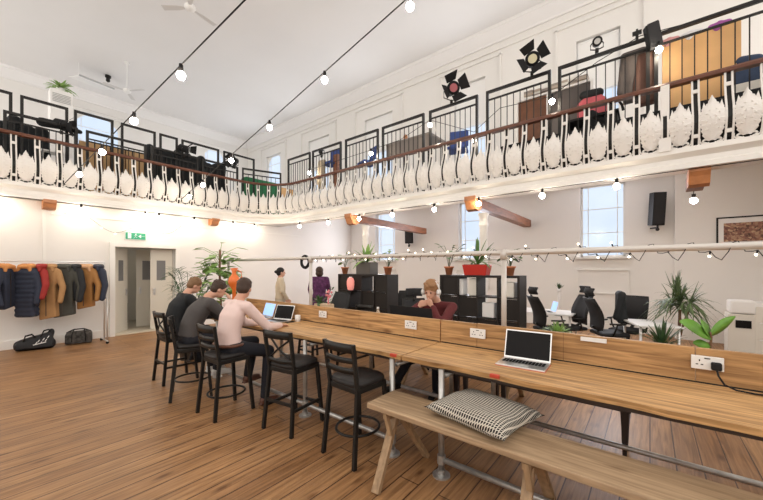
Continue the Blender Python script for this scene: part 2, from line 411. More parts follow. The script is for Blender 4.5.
# doors: cream leaves with a small dark vision panel, standing open into the corridor
M_door = mat('door_paint', (.70, .66, .57), .45)
M_vis = mat('grey_glass', (.22, .22, .22), .15)
def door(name, hx, hy, ang, wd, side):
    r = struct(bpy.data.objects.new(name, None)); COL.objects.link(r); r.location = (hx, hy, 0); r.rotation_euler = (0, 0, ang)
    h = DZ-.02; m = MB()
    a, b, zl, zh = wd*.32, wd*.72, 1.32, 1.85
    for (x0, x1, z0, z1) in ((0, a, .02, h), (b, wd, .02, h), (a, b, .02, zl), (a, b, zh, h)):
        m.box(((x0+x1)/2, 0, (z0+z1)/2), (x1-x0, .045, z1-z0))
    m.build('door_leaf', M_door, r)
    MB().box(((a+b)/2, 0, (zl+zh)/2), (b-a, .015, zh-zl)).build('vision_panel', M_vis, r)
    q = MB(); sx = wd-.09
    for s in (-1, 1): q.box((sx, s*.03, 1.02), (.05, .015, .18)); q.cone((sx, s*.05, .98), (sx, s*.05, 1.08), .009)
    q.build('door_handle', M_alu, r); return r
door('door_1', DX0+.01, YF+.2, math.radians(52), .66, 1)
door('door_2', DX1-.01, YF+.16, PI-math.radians(14), .50, -1)
door('door_3', DX1-.12, YF+.95, PI-math.radians(10), .5, -1)

# ============================================================ GALLERY BALUSTRADE
def belly(v): return .03+.13*math.exp(-((v-.36)/.26)**2)
ZB = 3.35; HB = .98
bal = thing('gallery_balustrade', 'white cast iron gallery balustrade with leaf panels, bulging bars and brown wooden handrail', 'balustrade', (XB, 0, ZB))
def rel(o): o.matrix_parent_inverse = Matrix.Translation(bal.location).inverted(); return o
rel(sweep([(.075, 4.31), (.085, 4.345), (.06, 4.375), (-.02, 4.375), (-.045, 4.345), (-.035, 4.31)], -3, 17, 'handrail', M_rail, bal, .2))
rel(sweep([(.075, ZB), (.075, ZB+.03), (-.02, ZB+.03), (-.02, ZB)], -3, 17, 'bottom_rail', M_iron, bal, .2))
# one leaf panel, one pair of bars, made once then copied
def leaf_panel():
    m = MB(); rows = []
    prof = [(.06, .03), (.08, .05), (.11, .07), (.14, .092), (.16, .085), (.20, .108), (.215, .096), (.26, .116), (.275, .103), (.32, .120), (.335, .106), (.38, .120), (.395, .106), (.44, .116), (.455, .100), (.49, .102), (.51, .075), (.53, .060), (.555, .056), (.57, .036), (.60, .032), (.64, .014), (.675, .002)]
    for v, hw in prof:
        hw *= 1.08
        rows.append([V(u*hw, -(belly(v)+.028*(1-u*u)), v) for u in (-1, -.6, -.2, .2, .6, 1)])
    m.strip(rows)
    for s in (-1, 1):   # scrolls at the foot
        pts = [V(s*(.055+.035*math.cos(a)), -(belly(.06)), .062+.026*math.sin(a)) for a in [k*.55-PI/2 for k in range(9)]]
        m.tube(pts, .009, 6)
        m.hull([V(s*u, -belly(.5)-o_, v) for u, v in ((.055, .47), (.104, .48), (.088, .575)) for o_ in (.0, .012)])
        m.tube([V(s*.03, -belly(.05), .035), V(s*.075, -belly(.05), .03), V(s*.12, -belly(.08), .055), V(s*.125, -belly(.13), .10)], .006, 5)
        for v in (.2, .3, .4): m.sph((s*.062, -(belly(v)+.03), v), .008, sub=1); m.sph((s*.03, -(belly(v+.05)+.031), v+.05), .007, sub=1)
    return m.build('leaf_panel', M_iron, bal, solid=.012)
def bar_pair():
    m = MB(); vs = [k*HB/12 for k in range(13)]
    for s in (-1, 1):
        for a, b in zip(vs[:-1], vs[1:]):
            m.bar((s*.034, -belly(a), a), (s*.034, -belly(b), b), .018, .022, up=(1, 0, 0))
    for v in (.15, .80): m.box((0, -belly(v), v), (.06, .02, .05))
    o = m.build('baluster_pair', M_iron, bal)
    k = MB()
    for a, b in zip(vs[1:-1], vs[2:]): k.bar((0, -belly(a)+.022, a), (0, -belly(b)+.022, b), .010, .050, up=(1, 0, 0))
    bk = k.build('black_rod', M_black, o); bk['label'] = 'black strip behind the paired white bars'
    return o
LP0, BP0 = leaf_panel(), bar_pair()
first = True
SP = .33; k = -8
while True:
    s = -.17+SP*k
    if s > 16.4: break
    for half, src in ((0, BP0), (SP/2, LP0)):
        p, nn, a = pathat(s+half)
        # local -y is outward; rotate so that -y -> nn
        rz = math.atan2(nn.y, nn.x)+PI/2
        if k == -8: o = src
        else:
            o = src.copy(); COL.objects.link(o); o.parent = bal
            for c in src.children:
                cc = c.copy(); COL.objects.link(cc); cc.parent = o
        o.location = V(p.x-XB, p.y, 0); o.rotation_euler = (0, 0, rz)
    k += 1
pst = MB().box((-.02, -.17, .49), (.16, .10, .98)).box((-.03, -.17, .1), (.19, .14, .2)).build('newel_post', M_iron, bal)

# ---- gallery safety railings
def railing(name, label, group, p0, p1, zb, zt, bars, lower=True, brace=0):
    """black steel frame between two floor points"""
    p0, p1 = V(*p0, zb), V(*p1, zb); r = thing(name, label, 'railing', p0, math.atan2(p1.y-p0.y, p1.x-p0.x), group); L = (p1-p0).length; Hh = zt-zb
    m = MB(); t = .05
    m.box((t/2, 0, Hh/2), (t, t, Hh)); m.box((L-t/2, 0, Hh/2), (t, t, Hh)); m.box((L/2, 0, Hh-t/2), (L-2*t-.002, t, t))
    if lower: m.box((L/2, 0, Hh-.19), (L-2*t-.002, .03, .03))
    m.box((L/2, 0, .1), (L-2*t-.002, .03, .03)); m.build('frame', M_black, r)
    for i in range(bars):
        x = t+(L-2*t)*(i+1)/(bars+1)
        MB().box((x, 0, (Hh-.19+.1)/2), (.014, .014, Hh-.32)).build('bar', M_black, r)
    return r
gr = [(-1.40, -.05), (0, 1.31), (1.43, 2.66), (2.84, 4.03), (4.17, 5.45), (5.58, 6.81), (6.98, 8.27), (8.38, 9.55)]
desc = ['in front of the tan wooden board', 'holding the pink bag and coats behind it', 'in front of the brown hutch', 'behind the left barn door spotlight', 'in front of the grey desk', 'in front of the blue chair', 'sixth along from the nearest', 'last before the gallery corner']
for (a, b), dsc in zip(gr, desc):
    railing('gallery_railing', 'tall black barred railing on the right gallery, '+dsc, 'black railings along the right gallery', (6.78, a), (6.78, b), ZG1, 5.33, 8)
fr = [(-.6, .56), (.67, 1.42), (1.52, 2.25), (2.40, 3.16), (3.25, 3.70), (3.80, 4.86), (5.0, 6.05)]
desc = ['leftmost in the photo', 'in front of the white grille unit', 'before the arched window', 'second after the arched window', 'the narrow one', 'over the black spotlight', 'nearest the gallery corner']
for (a, b), dsc in zip(fr, desc):
    railing('open_gallery_frame', 'tall open black frame on the far gallery, '+dsc, 'open black frames along the far gallery', (a, 10.42), (b, 10.42), ZG1, 5.33, 0, False)
lr = [(-.9, .36), (.42, 1.55), (1.69, 2.88), (2.98, 4.15), (4.25, 5.35)]
desc = ['at the left edge of the photo', 'in front of the dark coats', 'in front of the tan slatted panel', 'below the spotlight cluster', 'next to the rounded corner']
for (a, b), dsc in zip(lr, desc):
    railing('low_gallery_railing', 'lower black barred railing on the far gallery, '+dsc, 'lower black railings along the far gallery', (a, 10.18), (b, 10.18), ZG1, 4.85, 9)
railing('low_gallery_railing', 'short black railing across the rounded gallery corner', 'lower black railings along the far gallery', (5.45, 10.12), (6.6, 9.68), ZG1, 4.85, 7)
# dark kick boards behind the balustrade
tag(MB().box((6.64, .35, 3.70), (.03, 3.9, .72)).build('kick_board', M_blackm), 'black board low behind the balustrade of the right gallery', 'board')
tag(MB().box((.3, 10.06, 3.64), (2.8, .03, .6)).build('kick_board', M_blackm), 'black board low behind the balustrade of the far gallery', 'board')

# ---- beams, corbels, columns
def beam(y, x0, x1, label):
    r = thing('timber_beam', label, 'beam', (x0, y, 2.86), 0, 'timber beams under the right gallery')
    prof = [(-.08, .25), (-.08, .16), (-.03, .10), (.02, .02), (.10, .0), (.28, .06), (x1-x0, .02), (x1-x0, .22)]
    MB().prism([V(x, -.10, z) for x, z in prof], (0, .2, 0)).build('beam', M_beam, r)
    MB().prism([V(x-.005, -.115, z) for x, z in [(-.10, .26), (-.10, .17), (-.05, .11), (0, .0), (.10, -.03), (.24, .03), (.30, .22)]], (0, .23, 0)).build('corbel_end', M_corbel, r)
    return r
beam(6.37, 6.52, 10.35, 'brown timber beam under the gallery beside the smaller wall speaker')
beam(2.87, 6.52, 10.55, 'brown timber beam under the gallery between the two right windows')
beam(-.55, 6.60, 7.3, 'brown timber beam seen end-on above the framed picture')
def wallcorbel(x, label):
    r = thing('timber_corbel', label, 'corbel', (x, 9.86, 2.90), 0, 'timber corbels under the far gallery')
    MB().prism([V(-.1, y, z) for y, z in [(0, .19), (-.06, .19), (-.06, .13), (0, .10), (.03, .03), (.10, 0), (.235, 0), (.235, .19)]], (.2, 0, 0)).build('corbel_block', M_corbel, r); return r
for x, l in ((1.06, 'small brown timber corbel on the far wall above the coat rail'), (4.5, 'small brown timber corbel on the far wall above the tall plant')): wallcorbel(x, l)
for y, l in ((6.37, 'slim round white column under the gallery behind the dark square planter'), (2.87, 'slim round white column under the gallery behind the red pot plant')):
    r = thing('iron_column', l, 'column', (7.15, y, 0))
    MB().lathe([(.16, 0), (.16, .12), (.12, .16), (.085, .22), (.085, 2.55), (.10, 2.57), (.10, 2.62), (.085, 2.70), (.10, 2.80), (.12, 2.84), (.12, 2.858)]).build('shaft', M_trim, r, True)

# ============================================================ LONG TABLES
ZT = .89
def socket(par, y, z, w_=.15, plug=False):
    s = MB().box((3.021-2.27, y, z), (.012, w_, .088), bev=.003).build('power_socket', M_white, par); s['label'] = 'white double power socket'
    h = MB()
    for dy in (-.037, .037):
        if plug and dy < 0: continue
        h.box((3.0145-2.27, y+dy, z+.014), (.003, .006, .012)); h.box((3.0145-2.27, y+dy-.012, z-.012), (.003, .012, .006)); h.box((3.0145-2.27, y+dy+.012, z-.012), (.003, .012, .006))
    h.box((3.0145-2.27, y, z+.03), (.003, .028, .006))
    h.build('socket_holes', M_blackm, s)
def table(label, y0, y1, legs, socks, strip=None, red=()):
    r = thing('long_table', label, 'table', (2.27, 0, 0), 0, 'long plank tables in a row')
    # near top: slightly wavy waney edge
    m = MB(); n = int((y1-y0)/.12)+1; rows = []
    for i in range(n+1):
        y = y0+.004+(y1-y0-.008)*i/n; wv = .008*math.sin(y*7.3)+.006*math.sin(y*17)
        rows.append((y, wv))
    for (xa, xb, first) in ((.075, .775, True),):
        top = [[V(xa+wv, y, ZT) , V(xb, y, ZT)] for y, wv in rows]; bot = [[V(xa+wv+.006, y, ZT-.038), V(xb, y, ZT-.038)] for y, wv in rows]
        vt = [[m.bm.verts.new(p) for p in q] for q in top]; vb = [[m.bm.verts.new(p) for p in q] for q in bot]
        for i in range(n):
            m.bm.faces.new((vt[i][0], vt[i+1][0], vt[i+1][1], vt[i][1])); m.bm.faces.new((vb[i][0], vb[i][1], vb[i+1][1], vb[i+1][0]))
            m.bm.faces.new((vt[i][0], vb[i][0], vb[i+1][0], vt[i+1][0])); m.bm.faces.new((vt[i][1], vt[i+1][1], vb[i+1][1], vb[i][1]))
        for q in (0, n): m.bm.faces.new((vt[q][0], vt[q][1], vb[q][1], vb[q][0]))
    m.build('tabletop', M_table, r)
    MB().box((1.155, (y0+y1)/2, ZT-.021), (.66, y1-y0-.008, .042)).build('tabletop', M_table, r)
    # upright divider board made of lengths of scaffold board, slightly uneven
    cut = y0
    random.seed(int(y0*10)+50)
    while cut < y1-.05:
        L = min(random.uniform(1.1, 1.6), y1-cut)
        if y1-cut-L < .3: L = y1-cut
        MB().box((.787, cut+L/2, ZT+.113+.004), (.036, L-.004, .222+random.uniform(-.006, .006)), bev=.004).build('divider_board', M_div, r)
        cut += L
    MB().box((.765, (y0+y1)/2, ZT+.004), (.006, y1-y0-.02, .008)).build('gap_strip', M_blackm, r)
    for y in legs:
        for x in (.085, 1.21):
            l = MB().cone((x, y, .012), (x, y, ZT-.045), .024, seg=16).build('leg', M_pipe, r, True)
            MB().cone((x, y, .0), (x, y, .012), .07, seg=20).cone((x, y, .012), (x, y, .05), .032, seg=16).build('foot_flange', M_pipe, l)
            MB().cone((x, y, .10), (x, y, .165), .034, seg=16).build('pipe_fitting', M_pipe, l)
        MB().cone((.15, y, .78), (1.17, y, .78), .022, seg=12).build('cross_pipe', M_pipe, r, True)
    for x in (.085, 1.21):
        o = MB().cone((x, min(legs) if len(legs) > 1 else y0+.1, .132), (x, max(legs), .132), .022, seg=14).build('foot_rail', M_pipe, r, True)
    MB().box((.17, (y0+y1)/2, ZT-.062), (.04, y1-y0-.3, .04)).box((1.40, (y0+y1)/2, ZT-.062), (.04, y1-y0-.3, .04)).build('support_rail', M_steel, r)
    for y in red:
        MB().box((.082, y, ZT-.010), (.030, .07, .026), bev=.004).build('red_paint_mark', mat('red_paint', (.55, .06, .03), .5), r)
    for y, z in socks: socket(r, y, z)
    return r
t1 = table('plank table on pipe legs with the mug on it and black stools in front', 1.68, 5.5, [1.78, 3.0, 5.1], [(3.47, 1.02), (2.03, 1.03)], red=(1.76,))
t2 = table('nearer plank table on pipe legs holding the silver laptop with red case', -1.6, 1.672, [1.29, -.9], [(1.27, 1.03)], red=(.86,))
q = MB().box((3.021-2.27, .34, 1.095), (.012, .17, .03)).build('cable_cover', M_white, t2)
socket(t2, -.29, 1.03, .155, plug=True)
pl = thing('black_plug', 'black plug and cable in the nearest white power socket', 'plug', (3.0, -.33, 1.02))
MB().box((-.008, 0, 0), (.034, .05, .05), bev=.008).build('plug_body', M_blackm, pl)
MB().tube([(-.03, 0, -.02), (-.045, -.005, -.05), (-.055, -.03, -.095), (-.06, -.08, -.117), (-.06, -.16, -.121), (-.03, -.3, -.121), (-.03, -.5, -.121), (-.05, -.8, -.121)], .0055).build('cable', M_blackm, pl, True)
# scaffold pipe frame over the tables
pf = thing('pipe_frame', 'pale horizontal scaffold pipe on uprights above the table divider', 'pipe frame', (3.1, 0, ZT))
MB().cone((0, -1.6, .90), (0, 6.3, .905), .024, seg=16).build('top_pipe', M_pipew, pf, True)
for y in (1.05, 3.82): MB().cone((0, y, 0.004), (0, y, .875), .023, seg=16).cone((0, y, .84), (0, y, .93), .034, seg=16).build('upright', M_pipew, pf, True)
for y in (6.25,): MB().cone((0, y, -ZT), (0, y, .875), .023, seg=16).build('upright', M_pipew, pf, True)

# ---- benches
def bench(name, label, x0, x1, y0, y1, z, legys):
    r = thing(name, label, 'bench', ((x0+x1)/2, 0, 0)); hw = (x1-x0)/2
    MB().box((0, (y0+y1)/2, z-.022), (2*hw, y1-y0, .044), bev=.008).build('seat', M_bench, r)
    for y, sg in legys:
        for s in (-1, 1):
            l = MB().bar((-s*.03, y-.018*s, z-.05), (s*(hw+.14), y+sg-.018*s, 0.004), .034, .062, up=(0, 1, 0)).build('leg', M_legwood, r)
            MB().bar((s*(hw-.03), y, z-.05), (s*(.125), y+.45*sg, z-.22), .028, .034, up=(0, 1, 0)).build('brace', M_legwood, r)
        MB().box((0, y, z-.072), (2*hw-.06, .05, .055)).build('cross_batten', M_legwood, r)
    return r
bench('wooden_bench', 'rustic plank bench on splayed trestle legs in the foreground under the cushion', 2.0, 2.37, -1.6, 1.77, .57, [(1.60, -.06), (.56, -.03), (-1.3, 0)])
bench('wooden_bench', 'rustic plank bench on the far side of the table under the man in red', 3.98, 4.33, .95, 3.0, .50, [(1.3, 0), (2.72, 0)])
r = thing('steel_bench', 'low dark steel bench seen beneath the tables', 'bench', (3.68, 0, 0))
MB().box((0, 1.05, .43), (.3, 1.85, .045), bev=.006).build('seat', M_steel, r)
for y in (.17, 1.29, 1.75):
    for x in (-.12, .12): MB().hull([V(x+a, y+b, .41) for a in (-.03, .03) for b in (-.03, .03)]+[V(x+a, y+b, 0) for a in (-.014, .014) for b in (-.014, .014)]).build('leg', M_steel, r)

# ---- cushion
def cushion():
    m = bpy.data.materials.new('houndstooth_fabric'); m.use_nodes = True; nt = m.node_tree; N = nt.nodes; b = N['Principled BSDF']
    tc = N.new('ShaderNodeTexCoord'); mp = N.new('ShaderNodeMapping'); nt.links.new(tc.outputs['Generated'], mp.inputs[0]); mp.inputs['Rotation'].default_value = (0, 0, .0); mp.inputs['Scale'].default_value = (32, 34, 1)
    sx = N.new('ShaderNodeSeparateXYZ'); nt.links.new(mp.outputs[0], sx.inputs[0])
    def mth(op, a, c=None):
        k = N.new('ShaderNodeMath'); k.operation = op
        for i, v in enumerate((a, c)):
            if v is None: continue
            if isinstance(v, (int, float)): k.inputs[i].default_value = v
            else: nt.links.new(v, k.inputs[i])
        return k.outputs[0]
    fy = mth('FRACT', sx.outputs[1]); fx = mth('FRACT', mth('ADD', sx.outputs[0], mth('MULTIPLY', fy, .45)))
    v = mth('MULTIPLY', mth('GREATER_THAN', fx, .28), mth('LESS_THAN', fy, .70))
    mx = N.new('ShaderNodeMixRGB'); nt.links.new(v, mx.inputs[0]); mx.inputs[1].default_value = (.62, .58, .50, 1); mx.inputs[2].default_value = (.02, .018, .016, 1)
    nt.links.new(mx.outputs[0], b.inputs['Base Color']); b.inputs['Roughness'].default_value = .9
    mb = MB(); n = 22; W, D, T = .54, .64, .075
    for sgn in (1, -1):
        rows = []
        for i in range(n+1):
            row = []
            for j in range(n+1):
                u, v2 = i/n*2-1, j/n*2-1
                pin = 1-.10*(1-v2*v2)*abs(u)**3*1.0; pin2 = 1-.10*(1-u*u)*abs(v2)**3
                h = T*((1-u**4)*(1-v2**4))**.55
                h *= 1+.12*math.sin(5*u+2*v2)*(1-u*u)
                row.append(V(u*W/2*pin, v2*D/2*pin2, T*.75+(h if sgn > 0 else -h*.75)))
            rows.append(row)
        mb.strip(rows)
    bmesh.ops.remove_doubles(mb.bm, verts=mb.bm.verts, dist=1e-4)
    o = mb.build('cushion', m, None, True)
    o.location = (2.30, .93, .574); o.rotation_euler = (0, 0, math.radians(-11))
    tag(o, 'flat cushion in black and cream houndstooth lying on the foreground bench', 'cushion')
cushion()

# ============================================================ STOOLS
def stool(label, loc, rz, cross=False, ring=True):
    """bar stool facing local +x; origin on the floor under the seat centre"""
    r = thing('bar_stool', label, 'stool', loc, rz, 'black bar stools at the long table'); hs = .66
    for s in (-1, 1):
        m = MB(); m.bar((-.235, s*.20, 0), (-.175, s*.175, hs-.03), .030, .036, up=(1, 0, 0)); m.bar((-.175, s*.175, hs-.045), (-.235, s*.185, 1.02), .028, .034, up=(1, 0, 0))
        m.build('rear_leg', M_stool, r, bevel=.003)
        MB().bar((.215, s*.20, 0), (.165, s*.165, hs-.035), .034, .034, up=(1, 0, 0)).build('front_leg', M_stool, r, bevel=.003)
    MB().box((0, 0, hs-.045), (.37, .37, .055), bev=.012).build('seat_frame', M_stool, r)
    m = MB(); 
    pts = []
    for k in range(28):
        a = 2*PI*k/28; c_, s_ = math.cos(a), math.sin(a)
        e = .55; pts.append((.205*math.copysign(abs(c_)**e, c_), .205*math.copysign(abs(s_)**e, s_)))
    vs = [[m.bm.verts.new((x*k, y*k, z)) for x, y in pts] for k, z in ((.96, hs-.018), (1.0, hs-.006), (1.0, hs+.016), (.93, hs+.03), (.5, hs+.036))]
    for a, b in zip(vs[:-1], vs[1:]):
        for k in range(28): m.bm.faces.new((a[k], a[(k+1) % 28], b[(k+1) % 28], b[k]))
    m.bm.faces.new(vs[0][::-1]); m.bm.faces.new(vs[-1]); m.build('seat_pad', M_leather, r, True)
    def slat(z, hgt, name='backrest_slat'):
        m = MB(); rows = []
        x0 = -.175-.06*(z-hs)/.36
        for zz in (-hgt/2, hgt/2):
            rows.append([V(x0-.035*(1-u*u)-.003, u*.19, z+zz) for u in [k/5-1 for k in range(11)]])
        m.strip(rows); return m.build(name, M_stool, r, True, solid=.016)
    slat(.985, .075, 'top_rail')
    if cross:
        for s in (-1, 1): MB().tube([(-.19-.03*(1-abs(t)), s*t*.17, .72+.12*(t+1)) for t in (-1, -.5, 0, .5, 1)], .011).build('cross_brace', M_stool, r, True)
        slat(.72, .04)
    else:
        slat(.88, .045); slat(.79, .045)
    if ring:
        m = MB(); m.tube([(.205*math.cos(2*PI*k/24)*.98, .19*math.sin(2*PI*k/24), .22) for k in range(24)], .012, 8, True); m.build('foot_ring', M_stool, r, True)
    else:
        for s in (-1, 1): MB().bar((-.21, s*.187, .24), (.195, s*.187, .24), .02, .028).build('stretcher', M_stool, r)
        MB().bar((.198, -.185, .20), (.198, .185, .20), .02, .028).build('stretcher', M_stool, r); MB().bar((-.212, -.185, .30), (-.212, .185, .30), .02, .028).build('stretcher', M_stool, r)
    return r
stool('empty black ladder-back bar stool nearest the foreground bench', (2.21, 2.06, 0), math.radians(-3))
stool('empty black cross-back bar stool next to the man in the pink shirt', (2.16, 2.93, 0), math.radians(8), True, False)
stool('black ladder-back bar stool under the man in the pink shirt', (1.87, 3.82, 0), math.radians(2))
stool('black ladder-back bar stool under the man in the dark grey jumper', (1.83, 4.66, 0), math.radians(-22))
stool('black bar stool farthest away, under the man in the black jacket', (1.93, 5.48, 0), 0, True, False)
stool('black bar stool on the far side of the table opposite the mug', (3.95, 3.75, 0), PI, False, False)
stool('black bar stool on the far side of the table by the open black laptop', (3.9, 4.7, 0), PI, True, False)

# ============================================================ ITEMS ON THE TABLE
def laptop(name, label, loc, rz, wd, dp, lid, ang, body, scr, case=None):
    r = thing(name, label, 'laptop', loc, rz)      # hinge along local y at +x, user at -x
    b = MB().box((0, 0, .008), (dp, wd, .014), bev=.004).build('base', body, r)
    m = MB()
    for i in range(5):
        for j in range(13): m.box((-.02+.09*dp/.24-.02*i*dp/.24+.0, (j-6)*wd*.068, .0162), (.014*dp/.24, wd*.055, .002))
    m.build('keyboard', M_blackm, b)
    MB().box((-dp*.30, 0, .0154), (dp*.26, wd*.32, .0008)).build('trackpad', M_grille, b)
    if case: MB().box((0, 0, .0025), (dp+.006, wd+.006, .005), bev=.002).build('case', case, r)
    c, s = math.cos(ang), math.sin(ang); hx = dp/2
    # lid leans back: direction (c,0,s)
    d = V(c, 0, s); nrm = V(-s, 0, c); o = V(hx, 0, .014)
    def slab(mb, a, b_, w0, n0, n1):
        mb.hull([o+d*t+nrm*q+V(0, y, 0) for t in (a, b_) for q in (n0, n1) for y in (-w0/2, w0/2)])
    m = MB(); slab(m, 0, lid, wd, -.006, 0); L = m.build('lid', body, r, bevel=.002)
    m = MB(); slab(m, .014, lid-.010, wd-.018, .0, .0012); m.build('screen', scr, L)
    return r
laptop('laptop', 'open silver laptop with black screen and red case on the nearer table', (2.72, .775, ZT), math.radians(3), .355, .24, .235, math.radians(72), M_alu, M_screen, mat('red_case', (.55, .10, .06), .4))
laptop('laptop', 'open laptop with black screen beside the white mug', (2.74, 4.13, ZT), math.radians(14), .33, .23, .215, math.radians(68), M_alu, M_screen)
laptop('laptop', 'open laptop with pale blue screen in front of the man in pink', (2.78, 4.62, ZT), math.radians(-5), .32, .22, .21, math.radians(72), M_alu, M_blue_scr)
laptop('laptop', 'black laptop lid in front of the man in the red jumper', (3.34, 2.12, ZT), PI+math.radians(-3), .60, .28, .31, math.radians(80), M_blackm, M_screen)
mg = thing('mug', 'white ceramic mug next to the open black laptop', 'mug', (2.93, 3.90, ZT))
MB().lathe([(.03, 0), (.036, .004), (.038, .09), (.034, .09), (.033, .01)]).build('mug_body', M_white, mg, True)
MB().tube([(.036*0-.0, -.036-.022*math.sin(a), .048+.026*math.cos(a)) for a in [k*PI/8 for k in range(9)]], .0045).build('handle', M_white, mg, True)
ph = thing('phone', 'small black phone lying beside the open black laptop', 'phone', (2.82, 3.92, ZT))
MB().box((0, 0, .005), (.13, .065, .009), bev=.003).build('case', M_blackm, ph)
bt = thing('water_bottle', 'clear water bottle behind the table divider', 'bottle', (3.32, 2.74, ZT))
MB().lathe([(.034, 0), (.036, .02), (.036, .15), (.03, .18), (.014, .215), (.014, .235)]).build('bottle_body', M_glass, bt, True)
MB().lathe([(.016, .235), (.016, .255)]).build('cap', M_white, bt)

# ============================================================ PEOPLE
def fingers(m, wrist, d, up, side, curl=.5, L=.18, lat=1):
    """hand from the wrist: direction d, back-of-hand normal up, side vector towards the thumb"""
    d = Vector(d).normalized(); side = Vector(side).normalized(); up = Vector(up).normalized(); w0 = Vector(wrist)
    palm = w0+d*.085
    m.hull([w0+side*a*.025+up*b for a in (-1, 1) for b in (-.014, .014)]+[palm+side*a*.038+up*b for a in (-1, 1) for b in (-.012, .012)])
    for k, (o, l) in enumerate(((-.032, .062), (-.011, .075), (.011, .082), (.032, .074))):
        a = palm+side*o-d*.01; dd = (d-up*curl*.5).normalized(); b = a+dd*l*.5; d2 = (d-up*curl*1.6).normalized(); c = b+d2*l*.5
        m.cap(a, b, .009, .0085); m.cap(b, c, .0085, .0075)
    a = w0+side*.028+d*.02; b = a+(side*.8+d*.8).normalized()*.04; c = b+(d-up*curl*.6).normalized()*.035
    m.cap(a, b, .013, .011); m.cap(b, c, .011, .009)

def person(label, loc, rz, J, cloth, trous, shoe, hairm, extra=None, hair='short', skirt=None, sleeve=1.0, belt=None):
    """J: joints in the local frame, facing +x.  head, neck, chest, waist, pelvis, sh/el/wr (L,R), hip/kn/an (L,R)"""
    r = thing('person', label, 'person', loc, rz)
    g = {k: Vector(v) for k, v in J.items() if isinstance(v, (tuple, Vector))}
    hd = g['head']; fd = g.get('face', V(1, 0, 0)).normalized()      # face direction
    left = V(0, 0, 1).cross(fd).normalized(); hup = fd.cross(left)
    B = MB()
    # head: cranium, jaw, nose, ears
    R = Matrix((fd, left, hup)).transposed().to_4x4()
    def hp(a, b, c): return hd+fd*a+left*b+hup*c
    def hell(mb, c, rr, sc):
        q = bmesh.ops.create_icosphere(mb.bm, subdivisions=3, radius=1)
        mb._x(q['verts'], Matrix.Translation(c) @ R @ Matrix.Diagonal((rr[0], rr[1], rr[2], 1)))
    hell(B, hp(-.008, 0, .02), (.092, .075, .095), 1); hell(B, hp(.022, 0, -.045), (.062, .056, .068), 1)
    B.hull([hp(.082, -.008, .012), hp(.082, .008, .012), hp(.112, -.014, -.028), hp(.112, .014, -.028), hp(.07, -.018, -.034), hp(.07, .018, -.034), hp(.06, 0, .012)])
    hell(B, hp(.078, 0, -.062), (.014, .026, .008), 1)
    for s in (-1, 1): hell(B, hp(-.005, s*.077, -.012), (.018, .009, .03), 1)
    nk = g['neck']; B.cap(hp(-.02, 0, -.06), nk, .052, .056)
    ch, wa, pe = g['chest'], g['waist'], g['pelvis']
    sl, sr = g['sh_l'], g['sh_r']; mid = (sl+sr)/2
    lat = (sl-sr).normalized()
    def torso(mb, f):
        st = [(mid+V(0, 0, .02), .13, .062), (mid.lerp(ch, .4), .178, .098), (ch, .172, .115), (ch.lerp(wa, .5), .158, .112), (wa, .152, .108), (wa.lerp(pe, .5), .160, .112), (pe+V(0, 0, .03), .168, .118)]
        rg = []
        for i, (c, w_, d_) in enumerate(st):
            ax = (st[min(i+1, 6)][0]-st[max(i-1, 0)][0]).normalized(); fw = ax.cross(lat).normalized()
            rg.append([c+lat*w_*f*math.cos(t)+fw*d_*f*math.sin(t) for t in [2*PI*k/20 for k in range(20)]])
        for a, b in zip(rg[:-1], rg[1:]): mb.hull(a+b)
    torso(B, .90); B.cap(nk, mid, .06, .07); B.cap(sl, sr, .055, .055)
    for s in 'lr':
        B.cap(g['sh_'+s], g['el_'+s], .048, .038); B.cap(g['el_'+s], g['wr_'+s], .037, .026)
        fingers(B, g['wr_'+s], g['hd_'+s], g['hu_'+s], g['hs_'+s], J.get('curl', .5))
        B.cap(g['hip_'+s], g['kn_'+s], .078, .052); B.cap(g['kn_'+s], g['an_'+s], .05, .036)
        B.cap(pe, g['hip_'+s], .11, .085)
    B.blob('body', M_skin, r, .009, 3)
    # eyes and brows
    e = MB()
    for s in (-1, 1): e.sph(hp(.078, s*.03, .008), .0095, sub=2)
    e.build('eyes', mat('eye_dark', (.03, .02, .02), .2), r, True)
    # top
    T = MB(); f = J.get('fat', 1.0)
    T.cap(sl, sr, .064*f, .064*f); T.cap(nk+V(0, 0, -.045), mid, .062, .09)
    hem = pe+V(-.005, 0, .055); torso(T, 1.06*f)
    if skirt:
        for a in (0,): T.hull([hem+V(.0, 0, .05)+V(.13*c_, .16*s_, 0) for c_, s_ in [(math.cos(t), math.sin(t)) for t in [k*PI/6 for k in range(12)]]]+[hem+V(0, 0, -skirt)+V(.17*c_, .22*s_, 0) for c_, s_ in [(math.cos(t), math.sin(t)) for t in [k*PI/6 for k in range(12)]]])
    for s in 'lr':
        T.cap(g['sh_'+s], g['el_'+s], .066*f, .054*f)
        en = g['el_'+s].lerp(g['wr_'+s], sleeve*.95); T.cap(g['el_'+s], en, .053*f, .053*f+(.040-.053)*sleeve)
    # collar
    T.blob('top', cloth, r, .011, 9)
    # trousers
    P = MB()
    for s in 'lr':
        P.cap(g['hip_'+s], g['kn_'+s], .098, .07); P.cap(g['kn_'+s], g['an_'+s], .066, .054); P.cap(pe, g['hip_'+s], .132, .105)
    P.blob('trousers', trous, r, .012, 3)
    for s in 'lr':
        a = g['an_'+s]; fdv = g.get('ft_'+s, V(1, 0, 0)).normalized(); S = MB()
        sd = V(0, 0, 1).cross(fdv)
        S.cap(a+V(0, 0, -.045)-fdv*.03, a+fdv*.15+V(0, 0, -.062), .04, .033); S.cap(a, a+V(0, 0, -.04), .046, .046)
        S.hull([a+fdv*x+sd*y+V(0, 0, z-.0) for x in (-.075, .195) for y in (-.034, .034) for z in (-.095, -.078)])
        S.blob('shoe', shoe, r, .011, 2)
    # hair
    Hh = MB()
